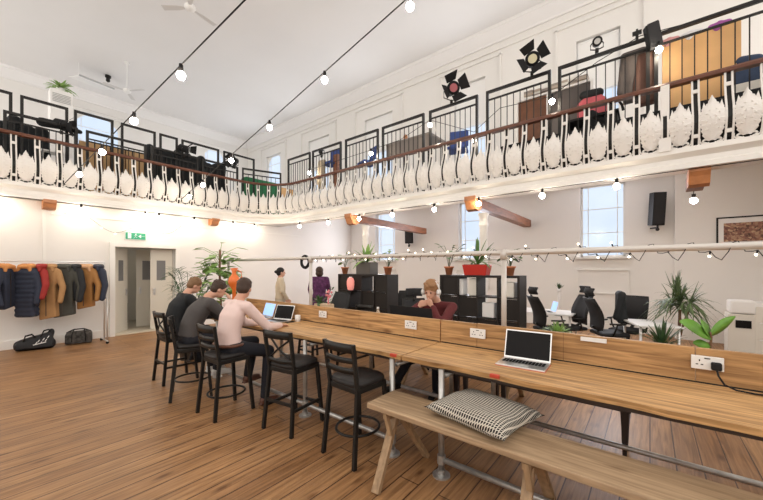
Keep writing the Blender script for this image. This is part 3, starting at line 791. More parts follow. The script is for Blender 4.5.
    if hair == 'short':
        hell(Hh, hp(-.022, 0, .04), (.096, .086, .090), 1); hell(Hh, hp(-.05, 0, -.005), (.062, .078, .075), 1)
        for k in range(26):
            a = random.uniform(0, 2*PI); t = random.uniform(.1, 1.2)
            hell(Hh, hp(-.022+.088*math.sin(t)*math.cos(a), .078*math.sin(t)*math.sin(a), .04+.084*math.cos(t)), (.022, .02, .017), 1)
        # clear the face
    elif hair == 'curly':
        hell(Hh, hp(-.022, 0, .055), (.104, .096, .088), 1); hell(Hh, hp(-.05, 0, .0), (.06, .08, .07), 1)
        for k in range(60):
            a = random.uniform(0, 2*PI); t = random.uniform(.1, 1.3)
            hell(Hh, hp(-.025+.098*math.sin(t)*math.cos(a), .088*math.sin(t)*math.sin(a), .062+.088*math.cos(t)), (.026, .022, .022), 1)
    elif hair == 'bob':
        hell(Hh, hp(-.025, 0, .03), (.102, .096, .10), 1); hell(Hh, hp(-.045, 0, -.05), (.075, .098, .09), 1)
    elif hair == 'bun':
        hell(Hh, hp(-.022, 0, .035), (.098, .086, .092), 1); hell(Hh, hp(-.05, 0, -.01), (.065, .078, .08), 1); hell(Hh, hp(-.12, 0, .01), (.045, .04, .04), 1)
    Hh.blob('hair', hairm, r, .008, 0 if hair == 'curly' else 1)
    if belt:
        pass
    return r, g, hp, hell

def seated(lean, hx, hz, pel=(0, 0, .76), head=None, face=(1, 0, -.35), width=.19, arms=None, legs=None, tw=0):
    px_, _, pz = pel; sx, sz = lean
    J = dict(pelvis=pel, waist=(px_+(sx-px_)*.25-.03, 0, pz+(sz-pz)*.38), chest=(px_+(sx-px_)*.62-.03, 0, pz+(sz-pz)*.72),
             sh_l=(sx+tw, width, sz), sh_r=(sx-tw, -width, sz), neck=(sx+.03, 0, sz+.075), head=(hx, 0, hz) if head is None else head, face=face)
    J.update(arms); J.update(legs); return J
legs_stool = dict(hip_l=(.0, .10, .755), hip_r=(.0, -.10, .755), kn_l=(.40, .13, .74), kn_r=(.40, -.13, .74), an_l=(.30, .12, .345), an_r=(.30, -.12, .345), ft_l=(1, .1, 0), ft_r=(1, -.1, 0))
typing = dict(el_l=(.36, .27, .97), el_r=(.34, -.27, .97), wr_l=(.60, .17, .945), wr_r=(.60, -.15, .945), hd_l=(1, -.2, -.05), hd_r=(1, .2, -.05), hu_l=(0, 0, 1), hu_r=(0, 0, 1), hs_l=(0, -1, 0), hs_r=(0, 1, 0))
M_jblack = mat('black_jacket_cloth', (.018, .020, .022), .8, bump=.3); M_jgrey = mat('charcoal_knit', (.075, .068, .066), .9, bump=.5, bscale=90)
M_pink = mat('pale_pink_shirt', (.78, .60, .56), .75, bump=.3, bscale=15); M_navy = mat('dark_trousers', (.015, .016, .022), .8)
M_brownshoe = mat('brown_leather', (.12, .045, .025), .5); M_hbrown = mat('dark_brown_hair', (.045, .022, .012), .6, bump=.6, bscale=80)
M_hlight = mat('light_brown_hair', (.20, .105, .045), .6, bump=.6, bscale=80); M_ginger = mat('sandy_hair', (.33, .17, .075), .6, bump=.6, bscale=80)
M_hblack = mat('black_hair', (.012, .010, .010), .5, bump=.5, bscale=80); M_maroon = mat('maroon_knit', (.11, .016, .018), .9, bump=.4, bscale=90)
M_beige = mat('beige_jumper', (.62, .52, .38), .85, bump=.3); M_beiget = mat('stone_trousers', (.45, .38, .29), .8); M_purple = mat('purple_coat_cloth', (.10, .025, .09), .85, var=.5, vscale=14)

# man in pink shirt, back to the camera, typing
J = seated((.10, 1.235), .19, 1.42, face=(1, -.05, -.45), arms=typing, legs=legs_stool, width=.20); J['an_r'] = (.34, -.20, .13); J['kn_r'] = (.42, -.16, .66); J['an_l'] = (.30, .10, .345)
J['fat'] = 1.0; J['head'] = (.19, .0, 1.425); J['face'] = V(.7, .62, -.35)
r, g, hp, hell = person('man in pale pink shirt and dark trousers seated with his back to us, typing', (1.90, 3.82, -.03), math.radians(2), J, M_pink, M_navy, M_brownshoe, M_hbrown)
MB().tube([(-.008+.145*math.cos(a), .195*math.sin(a), .80) for a in [2*PI*k/24 for k in range(24)]], .017, 8, True).build('belt', M_brownshoe, r, True)
# man in grey jumper resting his chin on a hand
arms = dict(el_l=(.42, .25, .98), wr_l=(.66, .16, .945), hd_l=(1, -.3, 0), hu_l=(0, 0, 1), hs_l=(0, -1, 0),
            el_r=(.46, -.22, .955), wr_r=(.50, -.10, 1.19), hd_r=(-.15, .35, 1), hu_r=(1, 0, .1), hs_r=(0, .3, .5))
J = seated((.20, 1.22), .36, 1.38, face=(1, -.15, -.5), arms=arms, legs=legs_stool, width=.20); J['curl'] = .9; J['fat'] = 1.08
J['head'] = (.36, -.02, 1.385)
person('man in dark grey jumper hunched over the table with a hand to his chin', (1.80, 4.68, -.03), math.radians(-8), J, M_jgrey, M_navy, mat('white_trainer', (.6, .6, .58), .6), M_hbrown, sleeve=.45)
# man in black jacket
J = seated((.14, 1.23), .27, 1.405, face=(1, -.1, -.6), arms=typing, legs=legs_stool, width=.20); J['fat'] = 1.12
person('man in black jacket seated farthest along the table, looking down', (1.90, 5.46, -.03), math.radians(-4), J, M_jblack, M_navy, M_blackm, M_hlight)
# man in red on the far side, elbows on the table, hands at his mouth; facing -x
arms = dict(el_l=(.56, .30, .95), wr_l=(.44, .12, 1.16), hd_l=(-.1, -.6, .45), hu_l=(.9, .3, .2), hs_l=(0, .2, 1),
            el_r=(.54, -.34, .95), wr_r=(.44, -.10, 1.14), hd_r=(-.1, .6, .45), hu_r=(.9, -.3, .2), hs_r=(0, -.2, 1))
legs = dict(hip_l=(0, .10, .60), hip_r=(0, -.10, .60), kn_l=(.42, .16, .60), kn_r=(.43, -.14, .62), an_l=(.36, .12, .105), an_r=(.70, -.26, .20), ft_l=(1, .1, 0), ft_r=(1, -.3, -.1))
J = seated((.14, 1.14), .30, 1.335, pel=(0, 0, .61), face=(1, .22, -.22), arms=arms, legs=legs, width=.235); J['curl'] = 1.0
r, g, hp, hell = person('man in maroon jumper with white headphones, both hands at his mouth, behind the divider', (4.12, 2.24, 0), PI+math.radians(-2), J, M_maroon, M_navy, M_blackm, M_ginger, hair='curly')
hdp = thing('headphones', 'white over-ear headphones worn by the man in the maroon jumper', 'headphones', (4.12, 2.24, 0), PI+math.radians(-2))
MB().tube([hp(-.02, .112*math.cos(a), .02+.135*math.sin(a)) for a in [k*PI/12 for k in range(13)]], .011, 8).build('headband', M_white, hdp, True)
for s in (-1, 1): MB().cone(hp(-.01, s*.085, -.005), hp(-.01, s*.125, -.005), .04, .036, 18).build('ear_cup', M_white, hdp, True)

def standing(h=1.66):
    k = h/1.75
    J = dict(pelvis=(0, 0, .93*k), waist=(0, 0, 1.08*k), chest=(0, 0, 1.27*k), sh_l=(0, .18, 1.43*k), sh_r=(0, -.18, 1.43*k), neck=(0, 0, 1.49*k), head=(.02, 0, 1.625*k), face=(1, 0, -.05),
             el_l=(.02, .24, 1.15*k), el_r=(.02, -.24, 1.15*k), wr_l=(.14, .20, .95*k), wr_r=(.14, -.20, .95*k), hd_l=(.5, -.1, -1), hd_r=(.5, .1, -1), hu_l=(0, 1, 0), hu_r=(0, -1, 0), hs_l=(1, 0, .3), hs_r=(1, 0, .3),
             hip_l=(0, .09, .90*k), hip_r=(0, -.09, .90*k), kn_l=(.03, .10, .50*k), kn_r=(0, -.10, .50*k), an_l=(0, .10, .10), an_r=(-.04, -.10, .10))
    return J
person('person with black tied-back hair in a beige jumper standing by the far wall', (4.75, 7.0, 0), math.radians(-28), standing(1.66), M_beige, M_beiget, M_white, M_hblack, hair='bun')
person('person in a long purple patterned coat standing with back turned near the shelves', (5.55, 6.5, 0), math.radians(50), standing(1.68), M_purple, M_navy, M_blackm, M_hbrown, hair='bob', skirt=.42)

# ============================================================ SHELVING, OFFICE SIDE
M_shelf = mat('black_brown_shelf', (.022, .018, .016), .5)
def shelf(label, x0, y0, h=1.5, solid=()):
    r = thing('cube_shelving', label, 'shelf unit', (x0, y0, 0)); L, D = 1.47, .39; t = .04; m = MB()
    m.box((D/2, L/2, h-t/2), (D, L, t)).box((D/2, L/2, t/2), (D, L, t)).box((D/2, t/2, h/2), (D, t, h-2*t)).box((D/2, L-t/2, h/2), (D, t, h-2*t))
    m.build('carcass', M_shelf, r)
    for i in range(1, 4): MB().box((D/2, L*i/4, h/2), (D-.004, .02, h-2*t)).build('upright_panel', M_shelf, r)
    for j in range(1, 4): MB().box((D/2, L/2, h*j/4), (D-.006, L-2*t, .02)).build('shelf_board', M_shelf, r)
    for i, j in solid: MB().box((.012+.02, L*(i+.5)/4, h*(j+.5)/4), (.02, L/4-.035, h/4-.035)).build('door', M_shelf, r)
    return r
sA = shelf('black cube shelving unit with the dark square planter on top', 5.45, 4.25, 1.51, [(i, j) for i, j in ((3, 3), (3, 2), (0, 3), (0, 2), (2, 3), (1, 2), (0, 1), (3, 1), (2, 1), (1, 1))])
sB = shelf('black cube shelving unit with the long red pot on top', 5.64, 1.655, 1.52, [(3, 3), (3, 2), (2, 2), (0, 2), (0, 1), (1, 1), (2, 1), (3, 1)])
def item(name, label, cat, px, py, x, w_, h, d_, m, grp=None, base=None):
    p = un(px, py, x=x); z = p.z if base is None else base
    return tag(MB().box((0, 0, h/2), (d_, w_, h), bev=min(w_, d_, h)*.08).build(name, m, None, loc=(p.x+d_/2, p.y, z)), label, cat, grp)
item('file_box', 'white file box in the right shelving unit behind the man in maroon', 'box', 458, 290, 5.70, .20, .30, .2, M_white, base=1.15)
item('file_box', 'tall pale box in the middle of the right shelving unit', 'box', 473, 290, 5.70, .17, .31, .2, M_cream, base=1.15)
item('paper_stack', 'white papers in the lower cube of the right shelving unit', 'paper', 488, 300, 5.70, .22, .26, .2, M_white, base=.78)
item('file_box', 'pale box in the right-hand cube of the right shelving unit', 'box', 508, 290, 5.70, .2, .26, .2, M_cream, base=1.15)
item('file_box', 'narrow white box between the black doors of the left shelving unit', 'box', 376, 287, 5.50, .07, .32, .2, M_white, base=1.14)
lan = thing('paper_lantern', 'pink glowing jar standing in the left black shelving unit', 'jar', (5.41, 5.22, 1.155))
MB().lathe([(.05, 0), (.07, .02), (.085, .12), (.085, .2), (.06, .27), (.03, .28)]).build('shade', mat('pink_paper', (.85, .30, .25), .6, emit=.35), lan, True)
MB().lathe([(.035, .28), (.035, .30)]).build('lid', M_white, lan)
lan.location.x = 5.36
# the lantern hangs on the shelf front: a little bracket shelf under it
MB().box((0, 0, -.01), (.18, .2, .02)).build('base', M_shelf, lan)

def leaf(m, base, tip, width, side=None, droop=0.0, n=5, fold=.15):
    base, tip = Vector(base), Vector(tip); d = tip-base; s = d.cross(V(0, 0, 1))
    if s.length < 1e-4: s = V(1, 0, 0)
    s.normalize()
    if side: s = Vector(side).normalized()
    up = s.cross(d).normalized(); rows = []
    for i in range(n+1):
        t = i/n; c = base+d*t+V(0, 0, -droop*t*t); w_ = width*math.sin(PI*min(1, max(.04, t*.92+.06)))**.8*.5
        rows.append([c-s*w_+up*fold*w_, c, c+s*w_+up*fold*w_])
    m.strip(rows)
def blade_plant(m, c, n, L, wd, el=(20, 85), droop=.5, rnd=random, seg=6):
    c = Vector(c)
    for k in range(n):
        a = rnd.uniform(0, 2*PI); e = math.radians(rnd.uniform(*el)); l = L*rnd.uniform(.7, 1.05)
        d = V(math.cos(a)*math.cos(e), math.sin(a)*math.cos(e), math.sin(e))
        leaf(m, c+V(0, 0, rnd.uniform(-.04, .04)), c+d*l, wd, droop=l*droop*math.cos(e), n=seg)
def pot(parent, r0, r1, h, m, rim=.012, z=0):
    MB().lathe([(r0, z), (r1-.004, z+h-.03), (r1-.004+rim, z+h-.03), (r1+rim, z+h), (r1-.008, z+h), (r1-.012, z+h-.02)], seg=20).build('pot', m, parent, True)
    MB().lathe([(r1-.013, z+h-.03), (r1-.013, z+h-.018)]).build('soil', M_soil, parent)
def potted(name, label, loc, potf, n, L, wd, el, droop, m, kind='blade', grp=None, stemh=0):
    r = thing(name, label, 'plant', loc, 0, grp); h = potf(r)
    f = MB()
    if kind == 'blade': blade_plant(f, (0, 0, h), n, L, wd, el, droop)
    else:
        st = MB()
        for k in range(n):
            a = random.uniform(0, 2*PI); hh = L*random.uniform(.35, 1); rr = L*random.uniform(.15, .6)
            p = V(rr*math.cos(a), rr*math.sin(a), h+hh); st.tube([V(0, 0, h-.02), V(p.x*.4, p.y*.4, h+hh*.7), p], .004, 5)
            q = V(math.cos(a+random.uniform(-.6, .6)), math.sin(a+random.uniform(-.6, .6)), random.uniform(-.5, .5))
            leaf(f, p, p+q*wd*1.5, wd, droop=.02)
        st.build('stems', M_leafd, r, True)
    f.build('foliage', m, r, True, solid=.0015); return r
zA, zB = 1.51, 1.52
def tp(r): pot(r, .055, .085, .16, M_terra); return .15
def tp2(r): pot(r, .06, .09, .17, M_terra); return .16
p = un(345, 270, x=5.63); potted('potted_plant', 'small terracotta potted plant at the left end of the left black shelves', (p.x, p.y, zA), tp, 11, .34, .09, None, 0, M_leafl, 'oval')
def sq(r):
    MB().box((0, 0, .13), (.28, .42, .26), bev=.01).build('pot', M_greypot, r); MB().box((0, 0, .262), (.25, .39, .01)).build('soil', M_soil, r); return .27
p = un(367, 268, x=5.62); potted('potted_plant', 'leafy plant in a dark square planter on the left black shelves', (p.x, p.y, zA), sq, 34, .52, .075, (10, 85), .5, M_leafl)
p = un(388, 270, x=5.6); potted('potted_plant', 'small terracotta potted plant at the right end of the left black shelves', (p.x, p.y, zA), tp2, 12, .38, .085, None, 0, M_leafl, 'oval')
p = un(449, 270, x=5.8); potted('potted_plant', 'small terracotta potted plant at the left end of the right black shelves', (p.x, p.y, zB), tp, 10, .42, .09, None, 0, M_leaf, 'oval')
def redp(r):
    MB().hull([V(x*.11, y*.20, 0) for x in (-1, 1) for y in (-1, 1)]+[V(x*.13, y*.235, .19) for x in (-1, 1) for y in (-1, 1)]).build('pot', M_redpot, r, bevel=.01)
    MB().box((0, 0, .192), (.22, .42, .008)).build('soil', M_soil, r); return .20
p = un(477, 270, x=5.82); potted('potted_plant', 'long-leaved plant in a long red pot on the right black shelves', (p.x, p.y, zB), redp, 24, .62, .05, (15, 88), .45, M_leaf)
p = un(510, 270, x=5.8); potted('potted_plant', 'small terracotta potted plant at the right end of the right black shelves', (p.x, p.y, zB), tp, 9, .34, .08, None, 0, M_leaf, 'oval')

def office_chair(label, loc, rz, head=True, jacket=False):
    r = thing('office_chair', label, 'office chair', loc, rz, 'black mesh office chairs'); m = MB()
    for k in range(5):
        a = 2*PI*k/5; e = V(.28*math.cos(a), .28*math.sin(a), .07); m.bar((0, 0, .10), e, .04, .03); m.sph((e.x, e.y, .03), .028, sub=1)
    m.build('base', M_blackm, r); MB().cone((0, 0, .1), (0, 0, .44), .028).build('gas_column', M_blackm, r)
    MB().box((.02, 0, .475), (.46, .48, .07), bev=.03).build('seat', M_mesh, r)
    rows = []
    for i in range(9):
        t = i/8; z = .55+.55*t; hw = .20+.03*math.sin(PI*t); x = -.20-.10*t+.05*math.sin(PI*t*1.2)
        rows.append([V(x-.04*(1-u*u), u*hw, z) for u in (-1, -.6, -.2, .2, .6, 1)])
    b = MB().strip(rows).build('backrest', M_mesh, r, True, solid=.025)
    MB().tube([q[0] for q in rows]+[q[2] for q in rows[-1:]]+[q[-1] for q in rows[::-1]], .014, 6).build('back_frame', M_black, r, True)
    MB().bar((-.05, 0, .44), (-.27, 0, .60), .05, .03).build('support_arm', M_black, r)
    for s in (-1, 1): MB().tube([(-.05, s*.25, .46), (-.03, s*.29, .56), (0, s*.29, .66), (.14, s*.29, .68), (-.12, s*.29, .68)], .016, 6).build('armrest', M_black, r, True)
    if head:
        MB().tube([(-.30, 0, 1.06), (-.36, 0, 1.13), (-.35, 0, 1.2)], .016, 6).build('headrest_stem', M_black, r, True)
        rows = [[V(-.33-.05*(1-u*u)+.03*abs(v), u*.15, 1.22+v*.065) for u in (-1, -.5, 0, .5, 1)] for v in (-1, 0, 1)]
        MB().strip(rows).build('headrest', M_mesh, r, True, solid=.03)
    return r
def at(px, d): 
    p = un(px, 268, d=d); return (p.x, p.y, 0)
office_chair('black mesh office chair facing the far desk, between the shelves and the window', at(570, 6.6), math.radians(133))
office_chair('black mesh office chair with headrest turned away, right beside the black shelves', at(549, 6.4), math.radians(-48))
c2 = at(608, 6.0); office_chair('black mesh office chair below the big right window', c2, math.radians(-58))
office_chair('black mesh office chair draped with a black jacket near the white desk', at(628, 6.3), math.radians(160), False)
jk = tag(MB().cap((0, -.16, .0), (0, .16, .0), .07).hull([V(x, y, z) for x in (-.05, .06) for y in (-.2, .2) for z in (0,)]+[V(x, y, -.5) for x in (-.09, .07) for y in (-.24, .24)]).cap((0, .2, -.02), (.1, .26, -.4), .06, .05).blob('jacket', M_jblack, None, .02, 4), 'black jacket draped over an office chair near the white desk', 'jacket')
pj_ = at(624, 6.15); jk.location = (pj_[0]-.05, pj_[1]+.05, 1.16); jk.rotation_euler = (0, 0, math.radians(100))
office_chair('black mesh office chair directly behind the man in maroon', at(421, 5.6), math.radians(235))
office_chair('black mesh office chair at the right end of the left black shelves', at(404, 7.6), math.radians(200), False)
office_chair('black mesh office chair left of the left black shelves', at(334, 7.2), math.radians(190), False)
def desk(label, loc, rz, L, D, h=.73):
    r = thing('white_desk', label, 'desk', loc, rz)
    MB().box((0, 0, h-.013), (L, D, .026), bev=.004).build('desktop', M_white, r)
    for x in (-L/2+.05, L/2-.05):
        for y in (-D/2+.05, D/2-.05): MB().cone((x, y, 0), (x, y, h-.026), .02).build('leg', M_alu, r, True)
    return r
pd = un(541, 312, z=.73); desk('white desk behind the black shelves holding an open laptop', (pd.x+.25, pd.y+.1, 0), PI/2, 1.4, .8)
laptop('laptop', 'small open laptop with pale blue screen on the far white desk', (pd.x+.05, pd.y-.12, .731), math.radians(-60), .30, .2, .22, math.radians(75), M_white, M_blue_scr)
pd = un(646, 323, z=.73); desk('white desk under the right window near the spiky plants', (pd.x+.1, pd.y-.05, 0), math.radians(20), .8, .6)
pd = un(425, 305, z=.73); desk('white desk behind the man in maroon', (7.3, 3.9, 0), PI/2, 1.6, .8)
sv = thing('succulent', 'tiny spiky pot plant standing on the window ledge', 'plant', (10.46, 1.95, 0)); sv.location = (10.2, 1.95, 0)
# small shelf plant beyond the chairs: on a slim pedestal
MB().cone((0, 0, 0), (0, 0, .98), .035).cone((0, 0, 0), (0, 0, .03), .14).build('pedestal', M_white, sv); MB().lathe([(.04, .98), (.055, 1.07)]).build('pot', M_white, sv, True)
f = MB(); blade_plant(f, (0, 0, 1.07), 16, .2, .03, (20, 88), .2); f.build('foliage', M_leafd, sv, True, solid=.002)

# right-hand plants
dr = thing('dragon_tree', 'tall spiky dragon tree with drooping leaves in front of the right wall', 'plant', at(680, 5.6))
MB().lathe([(.13, 0), (.17, .30), (.18, .30), (.16, .28)]).build('pot', M_greypot, dr, True)
MB().tube([(0, 0, .25), (.02, .01, .6), (.0, 0, .95)], .022, 8).tube([(.01, 0, .5), (-.08, -.06, .8), (-.04, -.12, 1.0)], .018, 8).build('trunk', M_stem, dr, True)
f = MB(); random.seed(3)
for c in ((0, 0, 1.0), (0, .0, 1.12), (-.04, -.12, 1.05), (.0, .1, 1.05)): blade_plant(f, c, 44, .50, .026, (-10, 80), .75, seg=7)
blade_plant(f, (0, .05, 1.15), 12, .5, .022, (70, 88), .1)
f.build('foliage', mat('dracaena_green', (.10, .15, .06), .5, var=.5, vscale=6), dr, True, solid=.0015)
gp = thing('spider_plant', 'low dark spiky plant at the foot of the dragon tree', 'plant', at(662, 5.0))
MB().lathe([(.12, 0), (.16, .45), (.17, .45), (.15, .42)]).build('pot', M_blackm, gp, True)
f = MB(); blade_plant(f, (0, 0, .45), 46, .48, .03, (35, 88), .35); f.build('foliage', M_leafd, gp, True, solid=.0015)
fg = thing('fiddle_leaf_fig', 'young fig plant with three broad bright green leaves behind the divider', 'plant', at(710, 3.9))
MB().lathe([(.10, 0), (.13, .3), (.14, .3), (.12, .28)]).build('pot', M_terra, fg, True)
MB().tube([(0, 0, .25), (.01, .0, .6), (.0, -.01, .84), (0, 0, .9)], .012).build('stem', M_stem, fg, True)
f = MB(); rt = V(CS, -SN, 0)
leaf(f, V(0, 0, .84), V(0, 0, .84)+rt*-.36+V(0, 0, .18), .20, side=(0.3, .3, .9), n=8, fold=.3); leaf(f, V(0, 0, .86), V(0, 0, .86)+rt*.30+V(0, 0, .22), .13, side=(-.3, .3, .9), n=8, fold=.3)
leaf(f, V(0, 0, .84), V(0, 0, .84)+rt*-.10+V(.1, 0, .20), .16, n=8); leaf(f, V(0, 0, .74), V(0, 0, .74)+rt*-.20+V(0, 0, .03), .11, side=(0.2, .3, .9), n=8)
f.build('foliage', mat('fig_green', (.14, .33, .04), .4, var=.2), fg, True, solid=.002)
# white cabinets at the right edge
def cab(label, px0, px1, pytop, d, dep=.5):
    a, b = un(px0, pytop, d=d), un(px1, pytop, d=d); L = abs(a.y-b.y) if abs(a.y-b.y) > .2 else .5; h = a.z
    r = thing('white_cabinet', label, 'cabinet', (a.x, (a.y+b.y)/2, 0)); MB().box((dep/2, 0, h/2), (dep, L, h), bev=.006).build('body', M_white, r)
    for k in range(3):
        f_ = MB().box((-.009, 0, h*(.2+.3*k)), (.016, L-.04, h*.27), bev=.003).build('drawer', M_cream, r); MB().box((-.024, 0, h*(.2+.3*k)+.05), (.014, .12, .015)).build('handle', M_grille, f_)
    return r
cab('white cabinet with drawers at the right edge beyond the divider', 754, 790, 303, 6.0)
pc = at(745, 6.2)
pr = thing('printer', 'white printer on a pale stand left of the white cabinet', 'printer', (pc[0], pc[1]+.05, 0))
MB().box((0, 0, .40), (.4, .40, .80), bev=.01).build('stand', M_cream, pr); MB().box((0, 0, .93), (.4, .34, .24), bev=.03).build('printer_body', M_white, pr); MB().box((-.205, 0, .62), (.012, .2, .14)).build('paper_tray', M_screen, pr)
# wall speakers
def wall_speaker(label, px, py, x, w_, h, tilt, s):
    p = un(px, py, x=x); r = thing('wall_speaker', label, 'speaker', p, math.radians(205))
    b = MB().box((0, 0, 0), (.22*s, w_, h), rot=(0, tilt, .0), bev=.012).build('cabinet', M_blackm, r)
    MB().cone((.02, 0, -h/2-.1), (.02, 0, -h/2+.03), .02).cone((.02, 0, -h/2-.06), (-.28*s, .0, -h/2-.04), .018).sph((.02, 0, -h/2-.1), .04).build('bracket', M_blackm, r)
    MB().box((.112*s, 0, 0), (.004, w_*.86, h*.92), rot=(0, tilt, 0)).build('grille', M_mesh, r); return r
wall_speaker('black loudspeaker bracketed to the wall right of the big window', 657, 209, 10.32, .26, .78, .12, 1)
wall_speaker('smaller black loudspeaker hanging under the left timber beam', 409, 236, 10.3, .28, .55, .12, 1)
# framed picture
r = thing('framed_picture', 'long framed crowd picture in black frame on the right wall', 'picture', (10.325, -1.75, 2.44))
MB().box((0, 0, .30), (.03, 1.2, .03)).box((0, 0, -.30), (.03, 1.2, .03)).box((0, .60, 0), (.03, .03, .63)).box((0, -.60, 0), (.03, .03, .63)).build('frame', M_black, r)
MB().box((.006, 0, 0), (.012, 1.18, .58)).build('mount', M_white, r)
def crowd():
    m = bpy.data.materials.new('crowd_print'); m.use_nodes = True; N = m.node_tree.nodes; L = m.node_tree.links
    v = N.new('ShaderNodeTexVoronoi'); v.inputs['Scale'].default_value = 26; tc = N.new('ShaderNodeTexCoord'); L.new(tc.outputs['Object'], v.inputs['Vector'])
    rr = N.new('ShaderNodeValToRGB'); L.new(v.outputs['Color'], rr.inputs[0]); rr.color_ramp.elements[0].color = (.04, .02, .015, 1); rr.color_ramp.elements[1].color = (.6, .42, .25, 1); e = rr.color_ramp.elements.new(.5); e.color = (.28, .12, .08, 1)
    L.new(rr.outputs[0], N['Principled BSDF'].inputs['Base Color']); return m
MB().box((-.003, 0, -.02), (.006, 1.0, .40)).build('print', crowd(), r)

# ============================================================ FAR WALL: exit sign, coats, bags
r = thing('exit_sign', 'green and white running man exit sign above the double doors', 'sign', (2.62, YF-.02, 2.45))
MB().box((0, 0, 0), (.46, .04, .20), bev=.005).build('housing', M_white, r)
M_sg = mat('sign_green', (.04, .34, .19), .5, emit=.1)
MB().box((0, -.022, 0), (.42, .006, .165)).build('green_panel', M_sg, r)
m = MB()
M_sw = mat('sign_white', (.7, .8, .75), .5, emit=.1)
m.box((-.13, -.027, 0), (.07, .004, .13)); 
m.bar((.11, -.027, 0), (.19, -.027, 0), .004, .02, up=(0, 1, 0)); m.hull([V(.05, y, 0) for y in (-.029, -.025)]+[V(.11, y, z) for y in (-.029, -.025) for z in (-.045, .045)])
m.cone((.0, -.029, .05), (.0, -.025, .05), .014)
m.bar((0, -.027, .035), (-.015, -.027, -.01), .006, .022, up=(0, 1, 0)); m.bar((-.015, -.027, -.01), (.025, -.027, -.04), .004, .012, up=(0, 1, 0)); m.bar((-.015, -.027, -.01), (-.045, -.027, -.06), .004, .012, up=(0, 1, 0)); m.bar((0, -.027, .03), (.035, -.027, .01), .004, .01, up=(0, 1, 0)); m.bar((0, -.027, .03), (-.04, -.027, .012), .004, .01, up=(0, 1, 0))
m.build('running_man_symbol', M_sw, r)

YR = 9.45; ZR = 1.78
rk = thing('coat_rail', 'long silver freestanding coat rail holding the coats by the far wall', 'coat rail', (0, YR, 0))
MB().cone((-1.6, 0, ZR), (1.88, 0, ZR), .014).build('hanging_bar', M_alu, rk, True)
for x in (1.88, -1.6): MB().cone((x, 0, .06), (x, 0, ZR), .014).cone((x+.05, 0, .06), (x+.05, 0, 1.0), .012).cone((x-.0, -.28, .06), (x, .28, .06), .014).build('end_post', M_alu, rk, True)
for x in (1.88, -1.6):
    for y in (-.26, .26): MB().sph((x, y, .03), .03).build('castor', M_blackm, rk, True)
def mcoat(n_, c, rough=.8): return mat(n_, c, rough, var=.15, vscale=5, bump=.4, bscale=12)
def coat(kind, label, x, w_, h, rz, m, puff=False, collar=None, lining=None):
    w_ *= .86; r = thing('coat', label, 'coat', (x, YR, ZR-.085), rz, 'coats on the rail'); C = MB()
    C.cap((0, 0, -.02), (-w_/2, 0, -.12), .055, .06).cap((0, 0, -.02), (w_/2, 0, -.12), .055, .06)
    hw, hd = w_/2, .07
    C.hull([V(s*hw*.85, t*hd, -.12) for s in (-1, 1) for t in (-1, 1)]+[V(s*hw*.78, t*hd*1.2, -h*.5) for s in (-1, 1) for t in (-1, 1)]+[V(s*hw*(.95+.12*s), t*hd*1.1, -h+.03*s) for s in (-1, 1) for t in (-1, 1)]+[V(0, t*.05, -.0) for t in (-1, 1)])
    for s in (-1, 1): 
        sl = min(.62, h*.85)
        C.cap((s*w_/2, 0, -.12), (s*(hw+.10), -.03, -.12-sl*.5), .062, .055); C.cap((s*(hw+.10), -.03, -.12-sl*.5), (s*(hw+.09), -.09, -.10-sl), .055, .046)
    if puff:
        for k in range(int(h/.09)): 
            z = -.14-k*.09
            C.cap((-hw*.9, -.045, z), (hw*.9, -.045, z), .055); C.cap((-hw*.9, .045, z), (hw*.9, .045, z), .055)
    C.blob('coat_body', m, r, .016, 3); h = h
    c2 = collar or m
    w_ *= 1
    K = MB(); K.cap((-.08, -.06, -.02), (.08, -.06, -.02), .04).cap((-.08, -.06, -.02), (-.10, -.075, -.10), .035, .025).cap((.08, -.06, -.02), (.10, -.075, -.10), .035, .025).cap((-.09, .02, .0), (.09, .02, .0), .045).cap((-.1, -.02, -.01), (-.09, .03, -.02), .04).cap((.1, -.02, -.01), (.09, .03, -.02), .04)
    K.blob('collar', c2, r, .014, 2)
    MB().box((0, -.083, -h*.55), (.012, .006, h*.8)).build('zip', M_steel, r)
    hg = thing('coat_hanger', 'wooden hanger carrying the '+kind, 'hanger', (x, YR, ZR-.085), rz, 'hangers on the coat rail')
    hr = MB().bar((0, 0, .0), (-w_/2+.02, 0, -.075), .03, .012, up=(0, 0, 1)).bar((0, 0, .0), (w_/2-.02, 0, -.075), .03, .012, up=(0, 0, 1)).build('shoulder_bar', mat('pale_hanger_wood', (.6, .36, .16), .5), hg)
    MB().tube([(0, 0, 0), (0, 0, .045), (0, .016, .07), (0, .018, .09), (0, 0, .103), (0, -.017, .09)], .003, 6).build('hook', M_alu, hg, True)
M_fur = mat('orange_fur', (.62, .27, .09), .95, bump=1, bscale=90); M_furp = mat('pale_fur', (.62, .36, .20), .95, bump=1, bscale=90)
cn = mcoat('navy_coat', (.022, .028, .05)); ct = mcoat('tan_coat', (.40, .22, .09)); cr = mcoat('red_coat', (.32, .025, .02)); cg = mcoat('dark_green_grey_coat', (.055, .055, .045)); ck = mcoat('black_coat', (.025, .027, .03)); cc = mcoat('camel_coat', (.36, .17, .05))
RR = math.radians
coat('coat cut off at the left edge', 'tan coat cut off by the left edge of the photo', .22, .30, .80, RR(60), ct)
coat('short navy coat', 'short navy coat with an orange collar, second on the rail from the left', .42, .30, .80, RR(50), cn, collar=M_fur)
coat('navy puffer', 'quilted navy puffer jacket with orange fur hood, left of the red jacket', .70, .30, .92, RR(-40), cn, puff=True, collar=M_fur)
coat('red jacket', 'short bright red jacket between the navy puffer and the tan coat', .88, .24, .62, RR(-65), cr)
coat('long tan coat', 'long tan coat hanging lowest on the rail', 1.00, .34, 1.06, RR(-35), ct)
